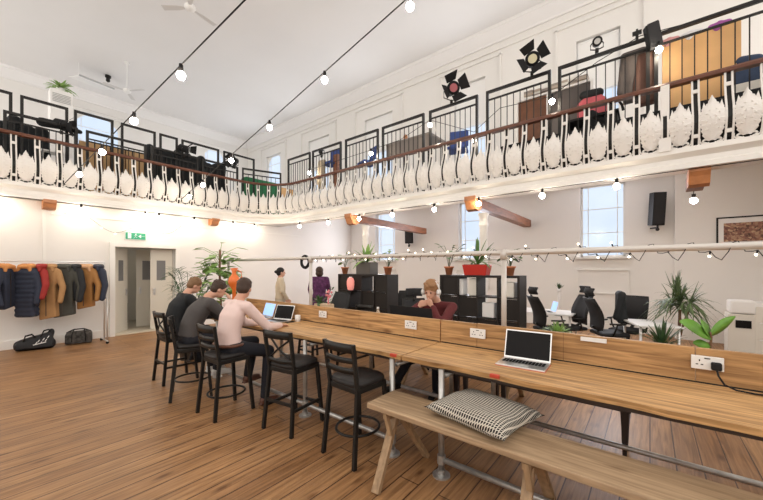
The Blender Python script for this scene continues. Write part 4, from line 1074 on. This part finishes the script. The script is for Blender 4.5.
coat('grey-green parka', 'big dark grey green parka in the middle of the right half of the rail', 1.22, .40, 1.04, RR(-25), cg)
coat('black jacket', 'black jacket tucked behind the grey green parka', 1.38, .30, .74, RR(-55), ck)
coat('camel parka', 'camel brown parka with pale fur hood', 1.56, .34, .90, RR(-32), cc, collar=M_furp)
coat('dark blue jacket', 'dark blue jacket hanging last at the right end of the rail', 1.76, .32, .76, RR(-60), cn)
# bags
b1 = thing('duffel_bag', 'large black sports bag with white lettering on the floor under the coats', 'bag', (.83, 9.70, 0), RR(-10))
MB().hull([V(x, y, .03) for x in (-.30, .30) for y in (-.13, .13)]+[V(x*.33, y*.12, .10) for x in (-1, 1) for y in (-1, 1)]+[V(-.26, y, .17) for y in (-.06, .06)]+[V(.28, y, .27) for y in (-.06, .06)]+[V(0, y, .22) for y in (-.07, .07)]).cap((.26, 0, .2), (.28, 0, .26), .06).cap((-.28, 0, .08), (.28, 0, .08), .085).blob('bag_body', mcoat('black_nylon', (.018, .018, .02), .5), b1, .014, 3)
MB().tube([(-.18, -.09, .15), (-.15, -.12, .24), (-.04, -.12, .26), (.02, -.11, .2)], .014).tube([(.1, -.08, .2), (.16, -.08, .30), (.24, -.06, .31), (.28, -.05, .25)], .014).build('strap', M_blackm, b1, True)
m = MB()
for x, z in ((.02, .10), (.06, .13), (.10, .10), (.14, .15), (.18, .13), (.22, .18)): m.bar((x, -.142, z), (x+.03, -.140, z+.035), .008, .012)
m.bar((-.02, -.142, .09), (.20, -.142, .12), .006, .012); mk = m.build('white_print', M_white, b1)
b2 = thing('duffel_bag', 'dark patterned holdall on the floor beside the rail post', 'bag', (1.50, 9.72, 0), RR(-12))
MB().hull([V(x*.22, y*.12, z) for x in (-1, 1) for y in (-1, 1) for z in (.02, .20)]+[V(x*.18, y*.07, .25) for x in (-1, 1) for y in (-1, 1)]).blob('bag_body', mat('camo_nylon', (.05, .045, .04), .7, var=.9, vscale=16), b2, .014, 4)
for x in (-.11, .11): MB().tube([(x, -.13, .06), (x, -.135, .19), (x*.8, -.10, .26), (x*.8, .05, .27)], .012).build('strap', M_blackm, b2, True)
MB().tube([(-.2, 0, .23), (-.08, -.02, .29), (.08, -.02, .29), (.2, 0, .23)], .012).build('handle', M_blackm, b2, True)
cl = thing('added_corridor_lamp', 'added unseen ceiling lamp lighting the corridor beyond the double doors', 'lamp', (3.1, 11.3, 2.6))  # added to brighten the closed corridor, the fitting itself is unseen
MB().lathe([(.14, -.05), (.16, -.01), (.16, 0)]).build('added_lamp_shade', mat('added_lamp_glow', (1, .92, .8), .4, emit=9), cl, True)
b1.scale = (.84, 1, 1.25); b2.scale = (1, 1, 1.1)
# notice board in the corridor
nb = thing('notice_board', 'blue and white notice board seen through the double doors', 'board', (2.66, 12.57, 1.6))
MB().box((0, 0, 0), (.5, .03, .7)).build('board', mat('blue_board', (.12, .17, .28), .7), nb)
for i, (x, z) in enumerate(((-.12, .18), (.1, .16), (-.1, -.1), (.12, -.14))): MB().box((x, -.018, z), (.16, .004, .2)).build('sheet', M_white, nb)
tb = tag(MB().box((0, 0, .3), (.4, .3, .6), bev=.02).build('bin', M_blackm, None, loc=(2.75, 12.2, .016)), 'dark bin standing in the corridor beyond the double doors', 'bin')
dc = tag(MB().cap((-.1, 0, 1.3), (.1, 0, 1.3), .07).hull([V(x*.16, y*.06, z) for x in (-1, 1) for y in (-1, 1) for z in (.75, 1.3)]).blob('hanging_coat', mcoat('grey_coat', (.28, .27, .27)), None, .02, 3, loc=(2.42, 12.42, .25)), 'grey coat hanging in the corridor beyond the doors', 'coat')

# ---- plants at the far end of the table
pp = thing('palm_plant', 'feathery palm behind the man in the black jacket', 'plant', (2.50, 6.5, 0))
MB().lathe([(.14, 0), (.19, .42), (.20, .42), (.17, .40)]).build('pot', M_greypot, pp, True)
f = MB(); random.seed(5)
for k in range(15):
    a = random.uniform(0, 2*PI); R_ = random.uniform(.25, .55); hh = random.uniform(1.3, 1.85)
    pts = [V(R_*t*math.cos(a), R_*t*math.sin(a), .4+(hh-.4)*(1-(1-t)**1.8)-.25*R_*t**4) for t in [j/12 for j in range(13)]]
    f.tube(pts, .004, 4)
    for j in range(5, 13):
        d = (pts[j]-pts[j-1]).normalized(); s_ = d.cross(V(0, 0, 1)).normalized()
        for sg in (-1, 1): leaf(f, pts[j], pts[j]+(s_*sg*.8+d*.7)*.19, .018, droop=.04, n=2)
f.build('foliage', M_leafd, pp, True, solid=.0015)
tl = thing('rubber_plant', 'tall leafy climbing plant behind the two men, reaching above the pipe', 'plant', (2.82, 6.0, 0))
MB().lathe([(.15, 0), (.19, .45), (.20, .45), (.17, .43)]).build('pot', M_white, tl, True)
MB().tube([(0, 0, .4), (.02, .01, 1.0), (-.01, 0, 1.6), (.0, 0, 1.98)], .02, 8).build('stem', M_stem, tl, True)
f = MB()
for k in range(150):
    a = random.uniform(0, 2*PI); z = random.uniform(1.0, 1.85); R_ = .36*(1.1-(z-1.0)*.5)*random.uniform(.3, 1)
    b = V(R_*math.cos(a), R_*math.sin(a), z); leaf(f, b, b+V(math.cos(a), math.sin(a), random.uniform(-.6, .5))*.19, .12, n=4)
for k in range(12):
    a = random.uniform(0, 2*PI); z = random.uniform(1.8, 2.12); R_ = random.uniform(.05, .38); b = V(R_*math.cos(a), R_*math.sin(a), z)
    f.tube([V(0, 0, z-.15), b], .004, 4); leaf(f, b, b+V(math.cos(a), math.sin(a), random.uniform(-.5, .1))*.2, .095, n=4)
f.build('foliage', M_leafl, tl, True, solid=.0015)
og = thing('orange_vase', 'orange flared ceramic vase between the heads of two seated men', 'vase', (2.72, 5.30, ZT))
MB().lathe([(.07, 0), (.08, .02), (.035, .10), (.03, .40), (.075, .47), (.095, .53), (.08, .60), (.035, .66), (.03, .69), (.06, .76), (.05, .76), (.02, .69)]).build('vase_body', M_orange, og, True)
MB().tube([(.08, 0, .56), (.13, 0, .61), (.12, 0, .69), (.04, 0, .73)], .012).build('handle', M_orange, og, True)
pb = thing('planter_box', 'pale planter with pink flowers and green leaves behind the divider', 'planter', (3.5, 3.99, ZT))
MB().box((0, 0, .10), (.16, .30, .20), bev=.01).build('box', mat('pale_wood_box', (.55, .42, .28), .7), pb)
f = MB(); blade_plant(f, (0, .10, .18), 26, .20, .05, (5, 80), .5); f.build('foliage', M_leafd, pb, True, solid=.0015)
f = MB()
for k in range(9): f.sph((random.uniform(-.04, .04), random.uniform(-.14, -.05), .34+random.uniform(-.05, .07)), .02, sub=1)
f.tube([(0, -.1, .19), (0, -.1, .32)], .012).build('flowers', mat('pink_petals', (.75, .25, .28), .7), pb, True)
wr = tag(MB().tube([(0, .085*math.cos(a), .085*math.sin(a)) for a in [2*PI*k/20 for k in range(20)]], .022, 7, True).build('cable_coil', M_blackm, None, True, loc=(3.1, 3.95, 1.74)), 'dark coil of cable hanging on the pale pipe next to an upright', 'cable')
iv = thing('trailing_plant', 'trailing green plant in a white pot left of the left black shelves', 'plant', (5.6, 5.93, 0))
MB().cone((0, 0, 0), (0, 0, .9), .04).cone((0, 0, 0), (0, 0, .03), .14).build('stand', M_blackm, iv); MB().lathe([(.07, .9), (.1, 1.05)]).build('pot', M_white, iv, True)
f = MB()
for k in range(46):
    a = random.uniform(0, 2*PI); z = random.uniform(.65, 1.2); b = V(.12*math.cos(a), .12*math.sin(a), z); leaf(f, b, b+V(math.cos(a)*.06, math.sin(a)*.06, -.05), .05, n=3)
f.build('foliage', M_leaf, iv, True, solid=.0015)
gl = thing('green_bush_plant', 'low bright green plant just over the divider behind the silver laptop', 'plant', at(557, 5.5))
MB().lathe([(.12, 0), (.15, .5), (.16, .5), (.14, .48)]).build('pot', M_terra, gl, True)
f = MB(); blade_plant(f, (0, 0, .52), 80, .34, .035, (15, 85), .5); f.build('foliage', M_leafl, gl, True, solid=.0015)

# ============================================================ FESTOONS AND LAMPS
def festoon(label, P, bulbs, grp, wire_r=.008, br=.045):
    r = thing('festoon_lights', label, 'string lights', P[0], 0, grp); o = P[0]
    MB().tube([p-o for p in P], wire_r, 6).build('cable', M_blackm, r, True)
    for b in bulbs:
        q = b-o
        MB().cone(q+V(0, 0, -.075), q+V(0, 0, .01), .028, .02, 12).build('bulb_holder', M_blackm, r, True)
        MB().sph(q+V(0, 0, -.075-br*.95), br, (1, 1, 1.12), 3).build('bulb', M_bulb, r, True)
    return r
def sagline(A, B, n=24, sag=.0): return [A.lerp(B, t/n)-V(0, 0, sag*4*(t/n)*(1-t/n)) for t in range(n+1)]
A4 = un(62, 186, d=7.3); A0 = un(181, 65, d=3.73); st = (A0-A4)/4
festoon('black festoon cable with large round bulbs running from top centre to the far left gallery', [A4+st*-.9]+[A4+st*k for k in range(8)], [A4+st*k for k in range(0, 5)], 'festoon cables across the hall')
B4 = un(203, 180, d=7.9); B0 = un(410, -4, d=3.75); st = (B0-B4)/4
festoon('festoon cable with round bulbs running from the top middle to the far gallery', [B4+st*-1.0]+[B4+st*k for k in range(8)], [B4+st*k for k in (-.6, 0, 1, 2, 3, 4)], 'festoon cables across the hall')
# cable strung along the right gallery railings
xs = 6.62
pts = [un(763, 0, x=xs), un(700, 20, x=xs), un(640, 36, x=xs), un(597, 62, x=xs), un(552, 96, x=xs), un(500, 108, x=xs), un(474, 132, x=xs), un(430, 120, x=xs), un(400, 140, x=xs), un(371, 150, x=xs), un(340, 160, x=xs), un(309, 170, x=xs)]
festoon('cable with round bulbs looped along the right gallery railings above the handrail', pts, [un(a, b-5, x=xs) for a, b in ((552, 100), (430, 125), (474, 140), (371, 154), (309, 174), (659, 47))], None, .006)
# lamps below the gallery edge
bl = [(6.43, .41), (6.43, 1.5), (6.43, 2.68), (6.43, 3.7), (6.43, 4.86), (6.43, 5.95), (6.43, 7.15), (6.40, 8.43)]
festoon('row of bare bulbs under the front edge of the right gallery', [V(6.47, -1.2, 3.06)]+[V(x+.02, y, 3.062) for x, y in bl], [V(x, y, 3.06) for x, y in bl], None, .006)
bl = [-.1, .25, 1.55, 2.75, 3.05, 3.9, 5.0, 5.7]
festoon('row of bare bulbs under the front edge of the far gallery', [V(x, 9.83, 3.062) for x in bl], [V(x, 9.81, 3.06) for x in bl], None, .006)
wl = thing('wall_lamp', 'bare bulb lamp on the pier beside the end-on timber beam', 'lamp', (10.3, -.75, 2.95))
# the bulb beside the corbel hangs from the gallery underside
wl.location = (8.3, -.62, 3.08)
MB().cone((0, 0, 0), (0, 0, -.08), .006).cone((0, 0, -.08), (0, 0, -.15), .03, .03).build('holder', M_blackm, wl); MB().sph((0, 0, -.2), .055, sub=3).build('bulb', M_bulb, wl, True)
# fairy lights on the pipe
def fairy(label, y0, y1, n, amp, seed, base):
    random.seed(seed); r = thing('fairy_lights', label, 'string lights', (3.1, y0, 1.78)); P = []; 
    for i in range(n*4+1):
        t = i/(n*4); y = (y1-y0)*t; a = t*n*PI*1.0
        P.append(V(.034*math.cos(a*2), y, base-amp*abs(math.sin(a*.5))**1.0+.03*math.sin(a*2)))
    MB().tube(P, .0028, 5).build('wire', M_blackm, r, True)
    for i in range(1, n*4, 4):
        p = P[i]; d = V(0, random.uniform(-.02, .02), random.choice((-.035, -.03, .028)))
        MB().cone(p, p+d*.6, .005, .005, 6).build('bulb_socket', M_blackm, r); MB().sph(p+d, .0075, sub=2).build('fairy_bulb', M_fairy, r, True)
    return r
fairy('drooping wire of small warm fairy lights wound along the right part of the pipe', -1.3, 1.05, 22, .10, 1, .045)
fairy('wire of small fairy lights wound along the middle part of the pipe', 1.12, 3.80, 28, .06, 2, .035)
# small loops of lights on the far wall by the exit sign
random.seed(9)
lp = thing('fairy_lights', 'loose loops of fairy lights on the far wall above the exit sign', 'string lights', (2.6, 10.085, 2.9))
P = [V((t-.5)*2.6, .0, .12*math.sin(t*14)-.05-.25*math.sin(PI*t)) for t in [k/40 for k in range(41)]]
MB().tube(P, .0035, 5).build('wire', M_blackm, lp, True)
for k in range(2, 40, 4): MB().sph(P[k]+V(0, -.01, -.03), .012, sub=2).build('fairy_bulb', M_fairy, lp, True)
P = [un(0, 200, y=9.8), un(18, 203, y=9.8), un(40, 207, y=9.8), un(60, 203, y=9.8)]

# ---- ceiling fans
def fan(label, loc, rz, br=.75):
    r = thing('ceiling_fan', label, 'fan', loc, rz, 'white ceiling fans')
    MB().cone((0, 0, .08), (0, 0, ZC-loc[2]-.02), .016).cone((0, 0, ZC-loc[2]-.10), (0, 0, ZC-loc[2]), .06, .09, 16).build('down_rod', M_white, r, True)
    MB().lathe([(.03, -.07), (.10, -.05), (.13, 0), (.12, .05), (.05, .09)]).build('motor', M_white, r, True)
    for k in range(3):
        a = 2*PI*k/3; d = V(math.cos(a), math.sin(a), 0); s = V(-d.y, d.x, .12)
        MB().hull([d*.12+s*w_+V(0, 0, z) for w_ in (-.03, .03) for z in (-.004, .004)]+[d*br+s*w_+V(0, 0, z) for w_ in (-.075, .075) for z in (-.004, .004)]+[d*.3+s*w_+V(0, 0, z) for w_ in (-.065, .065) for z in (-.004, .004)]).build('blade', mat('fan_blade', (.66, .64, .62), .5), r)
p = un(190, 8, z=8.2); fan('white ceiling fan cut by the top edge of the photo', tuple(p), RR(10), .68)
p = un(127, 91, z=8.2); fan('white ceiling fan over the far gallery', tuple(p), RR(60), .7)
# projection screen box hung from the ceiling
p = un(92, 83, z=8.7); r = thing('projection_screen', 'thin white panel with dark rim hung from the ceiling over the far gallery', 'panel', p, RR(10))
MB().box((0, 0, 0), (1.05, .9, .03), rot=(RR(12), 0, 0)).build('panel', M_white, r); MB().box((0, -.45, -.09), (1.07, .03, .05)).build('edge_rail', M_grille, r)
m = MB(); 
for x in (-.4, .4): m.cone((x, 0, 0.02), (x, 0, ZC-p.z), .006)
m.build('hanging_wire', M_white, r)
tag(MB().lathe([(.03, -.2), (.07, -.16), (.06, -.05), (.10, -.02), (.10, .05)]).build('ceiling_hook', M_black, None, loc=tuple(un(108, 77, z=9.2))), 'small black fitting hanging from the ceiling near the far fan', 'fitting')

# ============================================================ STAGE LIGHTS
def spot(label, p, yaw, pitch, s=1.0, face=None, doors=4):
    r = thing('stage_spotlight', label, 'spotlight', p, yaw, 'black stage spotlights'); R = Euler((0, pitch, 0)).to_matrix()   # lens along local +x tilted
    def T(x, y, z): return R @ V(x*s, y*s, z*s)
    MB().tube([T(-.17, 0, 0), T(-.14, 0, 0), T(.06, 0, 0), T(.08, 0, 0)], .1, 20, rad=[.06*s, .095*s, .105*s, .115*s]).build('housing', M_blackm, r, True)
    MB().cone(T(.078, 0, 0), T(.088, 0, 0), .07*s, .07*s, 24).build('lens', face or M_alu, r)
    for k in range(doors):
        a = k*PI/2+.5; c, s_ = math.cos(a), math.sin(a); c2, s2 = -s_, c
        def q(u, rad, x): return T(x, c*rad+c2*u, s_*rad+s2*u)
        MB().prism([q(-.085, .11, .085), q(.085, .11, .085), q(.125, .225, .20), q(-.125, .225, .20)], R @ V(.006, 0, 0)).build('barn_door', M_blackm, r)
    m = MB(); m.tube([T(-.03, .105, 0), T(-.03, .14, 0)+V(0, 0, -.05*s), T(-.03, .14, 0)+V(0, 0, -.16*s), T(-.03, 0, 0)+V(0, 0, -.2*s), T(-.03, -.14, 0)+V(0, 0, -.16*s), T(-.03, -.14, 0)+V(0, 0, -.05*s), T(-.03, -.105, 0)], .01, 6); m.box(T(-.03, 0, 0)+V(0, 0, -.22*s), (.05, .05, .07)); m.build('yoke', M_black, r, True)
    return r
M_gel = mat('red_gel', (.35, .06, .07), .3); M_lens = mat('warm_lens', (.60, .55, .35), .15)
def towards(p, yawoff=0): return math.atan2(-p.y, -p.x)+yawoff
p = un(452, 89, x=6.70); spot('black barn door spotlight with a reddish lens on the right gallery railing', p, towards(p, .35), .25, 1.25, M_gel)
p = un(532, 60, x=6.70); spot('black barn door spotlight with a pale glass lens on the right gallery railing', p, towards(p, .1), .3, 1.12, M_lens)
p = un(597, 42, x=6.74); spot('small round black spotlight without barn doors on the right gallery railing', p, towards(p, .1), .3, .66, M_grille, 0)
p = un(185, 149, y=10.2); spot('black spotlight at the top of the lower railing on the far gallery', p, towards(p, 1.2), .3, 1.0, M_alu)
p = un(234, 161, y=9.95); spot('black spotlight near the rounded gallery corner', p, towards(p, -.6), .3, .9, M_alu)
p = un(322, 152, x=6.7); spot('dark round spotlight on the railing by the gallery corner', p, towards(p, 1.0), .2, .6, M_alu, 0)
p = un(63, 124, y=10.2); spot('black spotlight above the dark coats on the far gallery', p, towards(p, 1.4), .1, .9, M_alu)
p = un(653, 37, x=6.68); r = thing('hanging_speaker', 'black box speaker mounted on the right gallery railing above the tan board', 'speaker', p, RR(196))
MB().box((0, 0, 0), (.15, .17, .36), rot=(.22, .2, 0), bev=.008).build('cabinet', M_blackm, r); MB().box((.078, 0, .015), (.004, .14, .32), rot=(.22, .2, 0)).build('grille', M_mesh, r); MB().bar((-.06, 0, 0), (-.10, 0, -.02), .04, .04).build('bracket', M_black, r)
p = un(637, 33, x=6.78); tag(MB().box((0, 0, 0), (.05, .12, .05)).cone((0, 0, 0), (0, 0, .06), .015).box((0, 0, -.06), (.03, .04, .1)).build('clamp', M_black, None, loc=tuple(p)), 'small black clamp on the railing left of the gallery speaker', 'clamp')

# ============================================================ THINGS ON THE GALLERIES
GZ = ZG1
M_tanb = mat('tan_plywood', (.68, .40, .17), .6, var=.08, vscale=3); M_card = mat('tan_board', (.55, .35, .17), .7)
def corner(px, x): return un(px, 100, x=x).y
y0, y1 = corner(741, 7.1), corner(662, 7.1)
r = thing('plywood_board', 'big tan plywood screen board standing behind the nearest railing', 'board', (7.1, (y0+y1)/2, gzr(7.13)))
MB().box((0, 0, .95), (.05, y1-y0, 1.90), bev=.004).build('panel', M_tanb, r)
for k in (-.35, 0, .35): MB().box((.04, k*(y1-y0), .95), (.03, .04, 1.85)).build('batten', M_card, r)
for k, c in ((-.25, (.35, .1, .35)), (.1, (.7, .7, .72)), (.4, (.6, .3, .3))):
    tag(MB().cap((0, -.09, .0), (0, .09, .0), .05).cap((0, 0, .02), (0, 0.03, -.05), .05).blob('folded_cloth', mat('cloth%d' % int(k*100), c, .9), None, .015, 3, loc=(7.1, (y0+y1)/2+k*(y1-y0), gzr(7.13)+1.93)), {-.25: 'bundle of mauve cloth', .1: 'bundle of pale cloth', .4: 'bundle of rose cloth'}[k]+' on top of the plywood screen', 'cloth')
# hutch desk
HH = un(530, 98, x=7.3).z-gzr(7.5)
ya, yb = corner(548, 7.3), corner(517, 7.3)
r = thing('wooden_hutch', 'brown wooden hutch with white top stacked with papers, behind the third railing', 'cabinet', (7.3, 0, gzr(7.5)))
yc, yd = corner(592, 7.3), yb
MB().box((.25, (yc+yd)/2, HH), (.5, abs(yd-yc), .04)).build('top', M_white, r)
MB().box((.25, (ya+yb)/2, HH/2-.01), (.46, abs(yb-ya)-.04, HH-.04)).build('wood_section', mat('red_brown_wood', (.16, .06, .025), .5, var=.2), r)
MB().box((.25, (ya+yc)/2, HH/2-.01), (.46, abs(yc-ya)-.06, HH-.04)).build('dark_section', mat('dark_panel', (.09, .075, .07), .6), r)
for yy in (ya, yb, yc): MB().box((.0, yy, HH/2), (.04, .05, HH)).build('post', M_white, r)
for k in range(7):
    yy = yc+(yd-yc)*(.12+.12*k)
    for j in range(3):
        random.seed(k*5+j)
        tag(MB().box((0, 0, .025), (.3, .17, .05)).build('book', mat('paper%d' % ((k+j) % 3), ((.75, .73, .68), (.45, .38, .32), (.30, .26, .24))[(k+j) % 3], .8), None, loc=(7.5+random.uniform(-.03, .03), yy, gzr(7.5)+HH+.02+.051*j)), 'flat book in the stacks on top of the brown hutch', 'book', 'books stacked on the hutch')
# pink bag & coats & blue window glow
p = un(592, 83, x=7.0); r = thing('pink_bag', 'pink and black bag on the gallery behind the second railing', 'bag', (7.05, p.y, gzr(7.3)+.92))
MB().hull([V(x*.12, y*.22, z) for x in (-1, 1) for y in (-1, 1) for z in (.0, .28)]+[V(0, y, .44) for y in (-.1, .12)]).blob('bag_body', mat('rose_cloth', (.50, .10, .12), .8), r, .02, 3); MB().cap((0, -.1, .44), (0, .13, .46), .08).blob('black_hood', M_jblack, r, .018, 2); MB().cap((-.14, 0, .05), (-.12, -.2, -.15), .06).blob('side_pocket', M_jblack, r, .018, 2)
MB().box((.02, 0, -.03), (.5, .8, .04)).box((.02, -.36, -.48), (.4, .04, .88)).box((.02, .36, -.48), (.4, .04, .88)).build('stand', M_blackm, r)
MB().tube([(0, -.25-.20*math.cos(a), .02+.25*math.sin(a)) for a in [k*PI/8 for k in range(9)]], .02).build('handle', M_black, r, True)
def hung(label, px, py, x, w_, h, m, nm='hanging_coat'):
    p = un(px, py, x=x); C = MB(); C.cap((0, -w_/2, -.06), (0, w_/2, -.06), .06); C.hull([V(a, b*w_/2, z) for a in (-.06, .06) for b in (-1, 1) for z in (-.1,)]+[V(a, b*w_*.58, -h) for a in (-.08, .08) for b in (-1, 1)]); C.cap((0, w_/2, -.06), (-.05, w_/2+.05, -h*.8), .055)
    o = C.blob(nm, m, None, .018, 3, loc=tuple(p)); return tag(o, label, 'coat')
hung('grey coat hanging on the second railing of the right gallery', 634, 50, 6.92, .26, .85, mcoat('taupe_coat', (.12, .10, .09)))
hung('brown coat hanging between the second railing and the plywood board', 647, 52, 6.90, .18, .85, mcoat('brown_coat', (.14, .07, .05)))
hung('pale coat hanging on the right gallery by the spiral corner', 322, 160, 6.95, .2, .9, mcoat('cream_coat', (.45, .38, .28)))
p = un(750, 70, x=7.05); tag(MB().cap((0, -.08, .35), (0, .08, .38), .07).hull([V(a, b, z) for a in (-.1, .1) for b in (-.16, .16) for z in (.02, .3)]).blob('rucksack', mcoat('navy_bag', (.03, .05, .10)), None, .02, 3, loc=(7.1, p.y, p.z-.2)), 'navy rucksack on a crate at the right edge of the gallery', 'bag')
tag(MB().box((0, 0, (p.z-.2-gzr(7.1))/2), (.4, .5, p.z-.2-gzr(7.1))).build('crate', M_cream, None, loc=(7.15, p.y, gzr(7.1))), 'pale crate under the navy rucksack on the right gallery', 'crate')
# grey desk (5th railing)
ya, yb = corner(430, 7.0), corner(386, 7.0); p = un(408, 139, x=7.0)
r = thing('grey_desk', 'grey slanted desk on the right gallery behind a railing', 'desk', (7.4, (ya+yb)/2, gzr(7.4)))
h = p.z-gzr(7.4); MB().box((0, 0, h), (.8, abs(yb-ya), .05)).box((-.37, 0, h-.2), (.03, abs(yb-ya), .36)).build('desktop', mat('desk_grey', (.22, .19, .17), .6), r)
for x in (-.35, .35):
    for y in (-.5, .5): MB().box((x, y*abs(yb-ya)*.9, (h-.03)/2), (.04, .04, h-.03)).build('leg', M_black, r)
tag(MB().lathe([(.05, 0), (.06, .2), (.04, .24)]).build('brown_jar', M_corbel, None, True, loc=(7.3, (ya+yb)/2+.25, gzr(7.4)+h+.025)), 'brown jar standing on the grey gallery desk', 'jar')
# blue chairs
M_bluec = mat('blue_fabric', (.03, .06, .22), .8)
def bluechair(label, px, py, x, rz):
    p = un(px, py, x=x); r = thing('blue_chair', label, 'chair', (x, p.y, gzr(x)), rz, 'blue chairs on the right gallery'); z = p.z-gzr(x)
    MB().box((-.2, 0, z), (.05, .44, .4), rot=(0, -.15, 0), bev=.02).build('backrest', M_bluec, r); MB().box((.02, 0, z-.33), (.44, .44, .07), bev=.02).build('seat', M_bluec, r)
    for a in (-.18, .2):
        for b in (-.19, .19): MB().cone((a, b, 0), (a, b, z-.36), .014).build('leg', M_alu, r)
bluechair('blue fabric chair on the right gallery next to the grey desk', 368, 152, 7.05, RR(160))
bluechair('blue fabric chair on the right gallery right of the grey desk', 458, 136, 7.1, RR(200))
bluechair('blue fabric chair on the right gallery near the far wooden post', 331, 154, 7.2, RR(180))
tag(MB().box((0, 0, .9), (.08, .2, 1.8)).build('wooden_post_board', M_beam, None, loc=(7.2, corner(334, 7.2)-.1, gzr(7.2))), 'narrow brown board standing on the right gallery by the pale coat', 'board')
# corner: green crates
p = un(265, 170, d=11.6)
r = thing('green_sofa', 'dark green padded seat in the gallery corner', 'sofa', (p.x, p.y+.3, GZ))
MB().box((0, 0, 1.0), (1.3, .35, .85), bev=.08).build('back', mat('green_velvet', (.02, .16, .06), .8), r); MB().box((0, -.3, .3), (1.3, .5, .6), bev=.05).build('seat', MATS['green_velvet'], r)
r = thing('wooden_cabinet', 'pale wooden cabinet deep in the gallery corner', 'cabinet', (8.6, 12.6, GZ)); MB().box((0, 0, .9), (.9, .5, 1.8), bev=.01).build('body', M_card, r); MB().box((-.22, -.26, .9), (.42, .02, 1.7)).box((.22, -.26, .9), (.42, .02, 1.7)).build('door', M_tanb, r)
# far gallery: dark coats, tan slatted panels
def dark(label, px0, px1, pyt, y, m=None, cat='coat', nm='coat_pile', sd=1):
    random.seed(sd); a, b = un(px0, pyt, y=y), un(px1, pyt, y=y); L = b.x-a.x; C = MB(); n = max(2, int(L/.2)); h = a.z-GZ
    for k in range(n+1):
        x = a.x+L*k/n; z = a.z-random.uniform(.02, .22)
        C.cap((x, y, z), (x+random.uniform(-.1, .1), y+.1, z-.5), .13, .16); C.cap((x, y, z-.4), (x, y+.05, GZ+.15), .15, .15)
    C.hull([V(x, yy, z) for x in (a.x, b.x) for yy in (y, y+.25) for z in (GZ+.02, a.z-.35)])
    return tag(C.blob(nm, m or M_jblack, None, .035, 3), label, cat)
dark('heap of black coats on a rack on the far gallery at the left edge', 0, 42, 116, 10.75, sd=2)
dark('pile of black coats on the far gallery right of the tan slatted panel', 150, 178, 146, 10.75, sd=3)
dark('dark coats hung on the far gallery in front of the second spotlight', 186, 222, 155, 10.8, sd=4)
tag(MB().cap((0, 0, 0), (.35, 0, .02), .10, .08).cap((.35, 0, .0), (.62, 0, -.02), .09, .05).blob('black_bundle', M_jblack, None, .02, 3, loc=tuple(un(42, 122, y=10.3))), 'black bundle lying along the top of the far gallery railing', 'bundle')
r = thing('slatted_panel', 'tan slatted wooden panel along the far gallery', 'panel', (0, 10.6, GZ))
a, b = un(78, 140, y=10.6), un(146, 150, y=10.6); h = a.z-GZ; nsl = 9
MB().box(((a.x+b.x)/2, .06, h*.5), (b.x-a.x, .02, h*.9)).build('backing', M_beam, r)
for k in range(nsl): MB().box((a.x+(b.x-a.x)*(k+.5)/nsl, 0, h/2), ((b.x-a.x)/nsl-.03, .03, h)).build('slat', M_card, r)
tag(MB().box(((2.1+3.1)/2, 10.9, GZ+1.35), (1.5, .05, .28)).box((1.95, 10.9, GZ+.6), (.05, .05, 1.25)).box((3.15, 10.9, GZ+.6), (.05, .05, 1.25)).build('dark_cloth_rail', M_blackm), 'dark cloth rail above the tan slatted panel', 'rail')
# white air unit with plant
p0, p1 = un(50, 87, y=12.2), un(73, 107, y=12.2)
r = thing('air_conditioner', 'white air conditioning tower with grille on the far gallery', 'air conditioner', ((p0.x+p1.x)/2, 12.4, GZ)); W = p1.x-p0.x; h = p0.z-GZ
MB().box((0, 0, h/2), (W, .4, h), bev=.015).build('casing', M_white, r)
m = MB()
for k in range(6): m.box((0, -.205, h-.12-.04*k), (W*.8, .012, .02))
m.build('grille', M_grille, r)
pl_ = thing('potted_plant', 'green fern on top of the white air conditioning tower', 'plant', ((p0.x+p1.x)/2, 12.4, GZ+h)); MB().lathe([(.07, 0), (.09, .12)]).build('pot', M_white, pl_, True)
f = MB(); blade_plant(f, (0, 0, .12), 50, .36, .05, (5, 70), .5); f.build('foliage', M_leafl, pl_, True, solid=.002)
# white table/railing objects on the left gallery
r = thing('white_stool', 'white metal stool behind the far gallery railing', 'stool', tuple(un(52, 150, y=10.62).xy)+(GZ,))
MB().box((0, 0, .95), (.38, .3, .03)).build('seat', M_white, r)
for a in (-.16, .16):
    for b in (-.12, .12): MB().cone((a, b, 0), (a, b, .935), .014).build('leg', M_white, r)
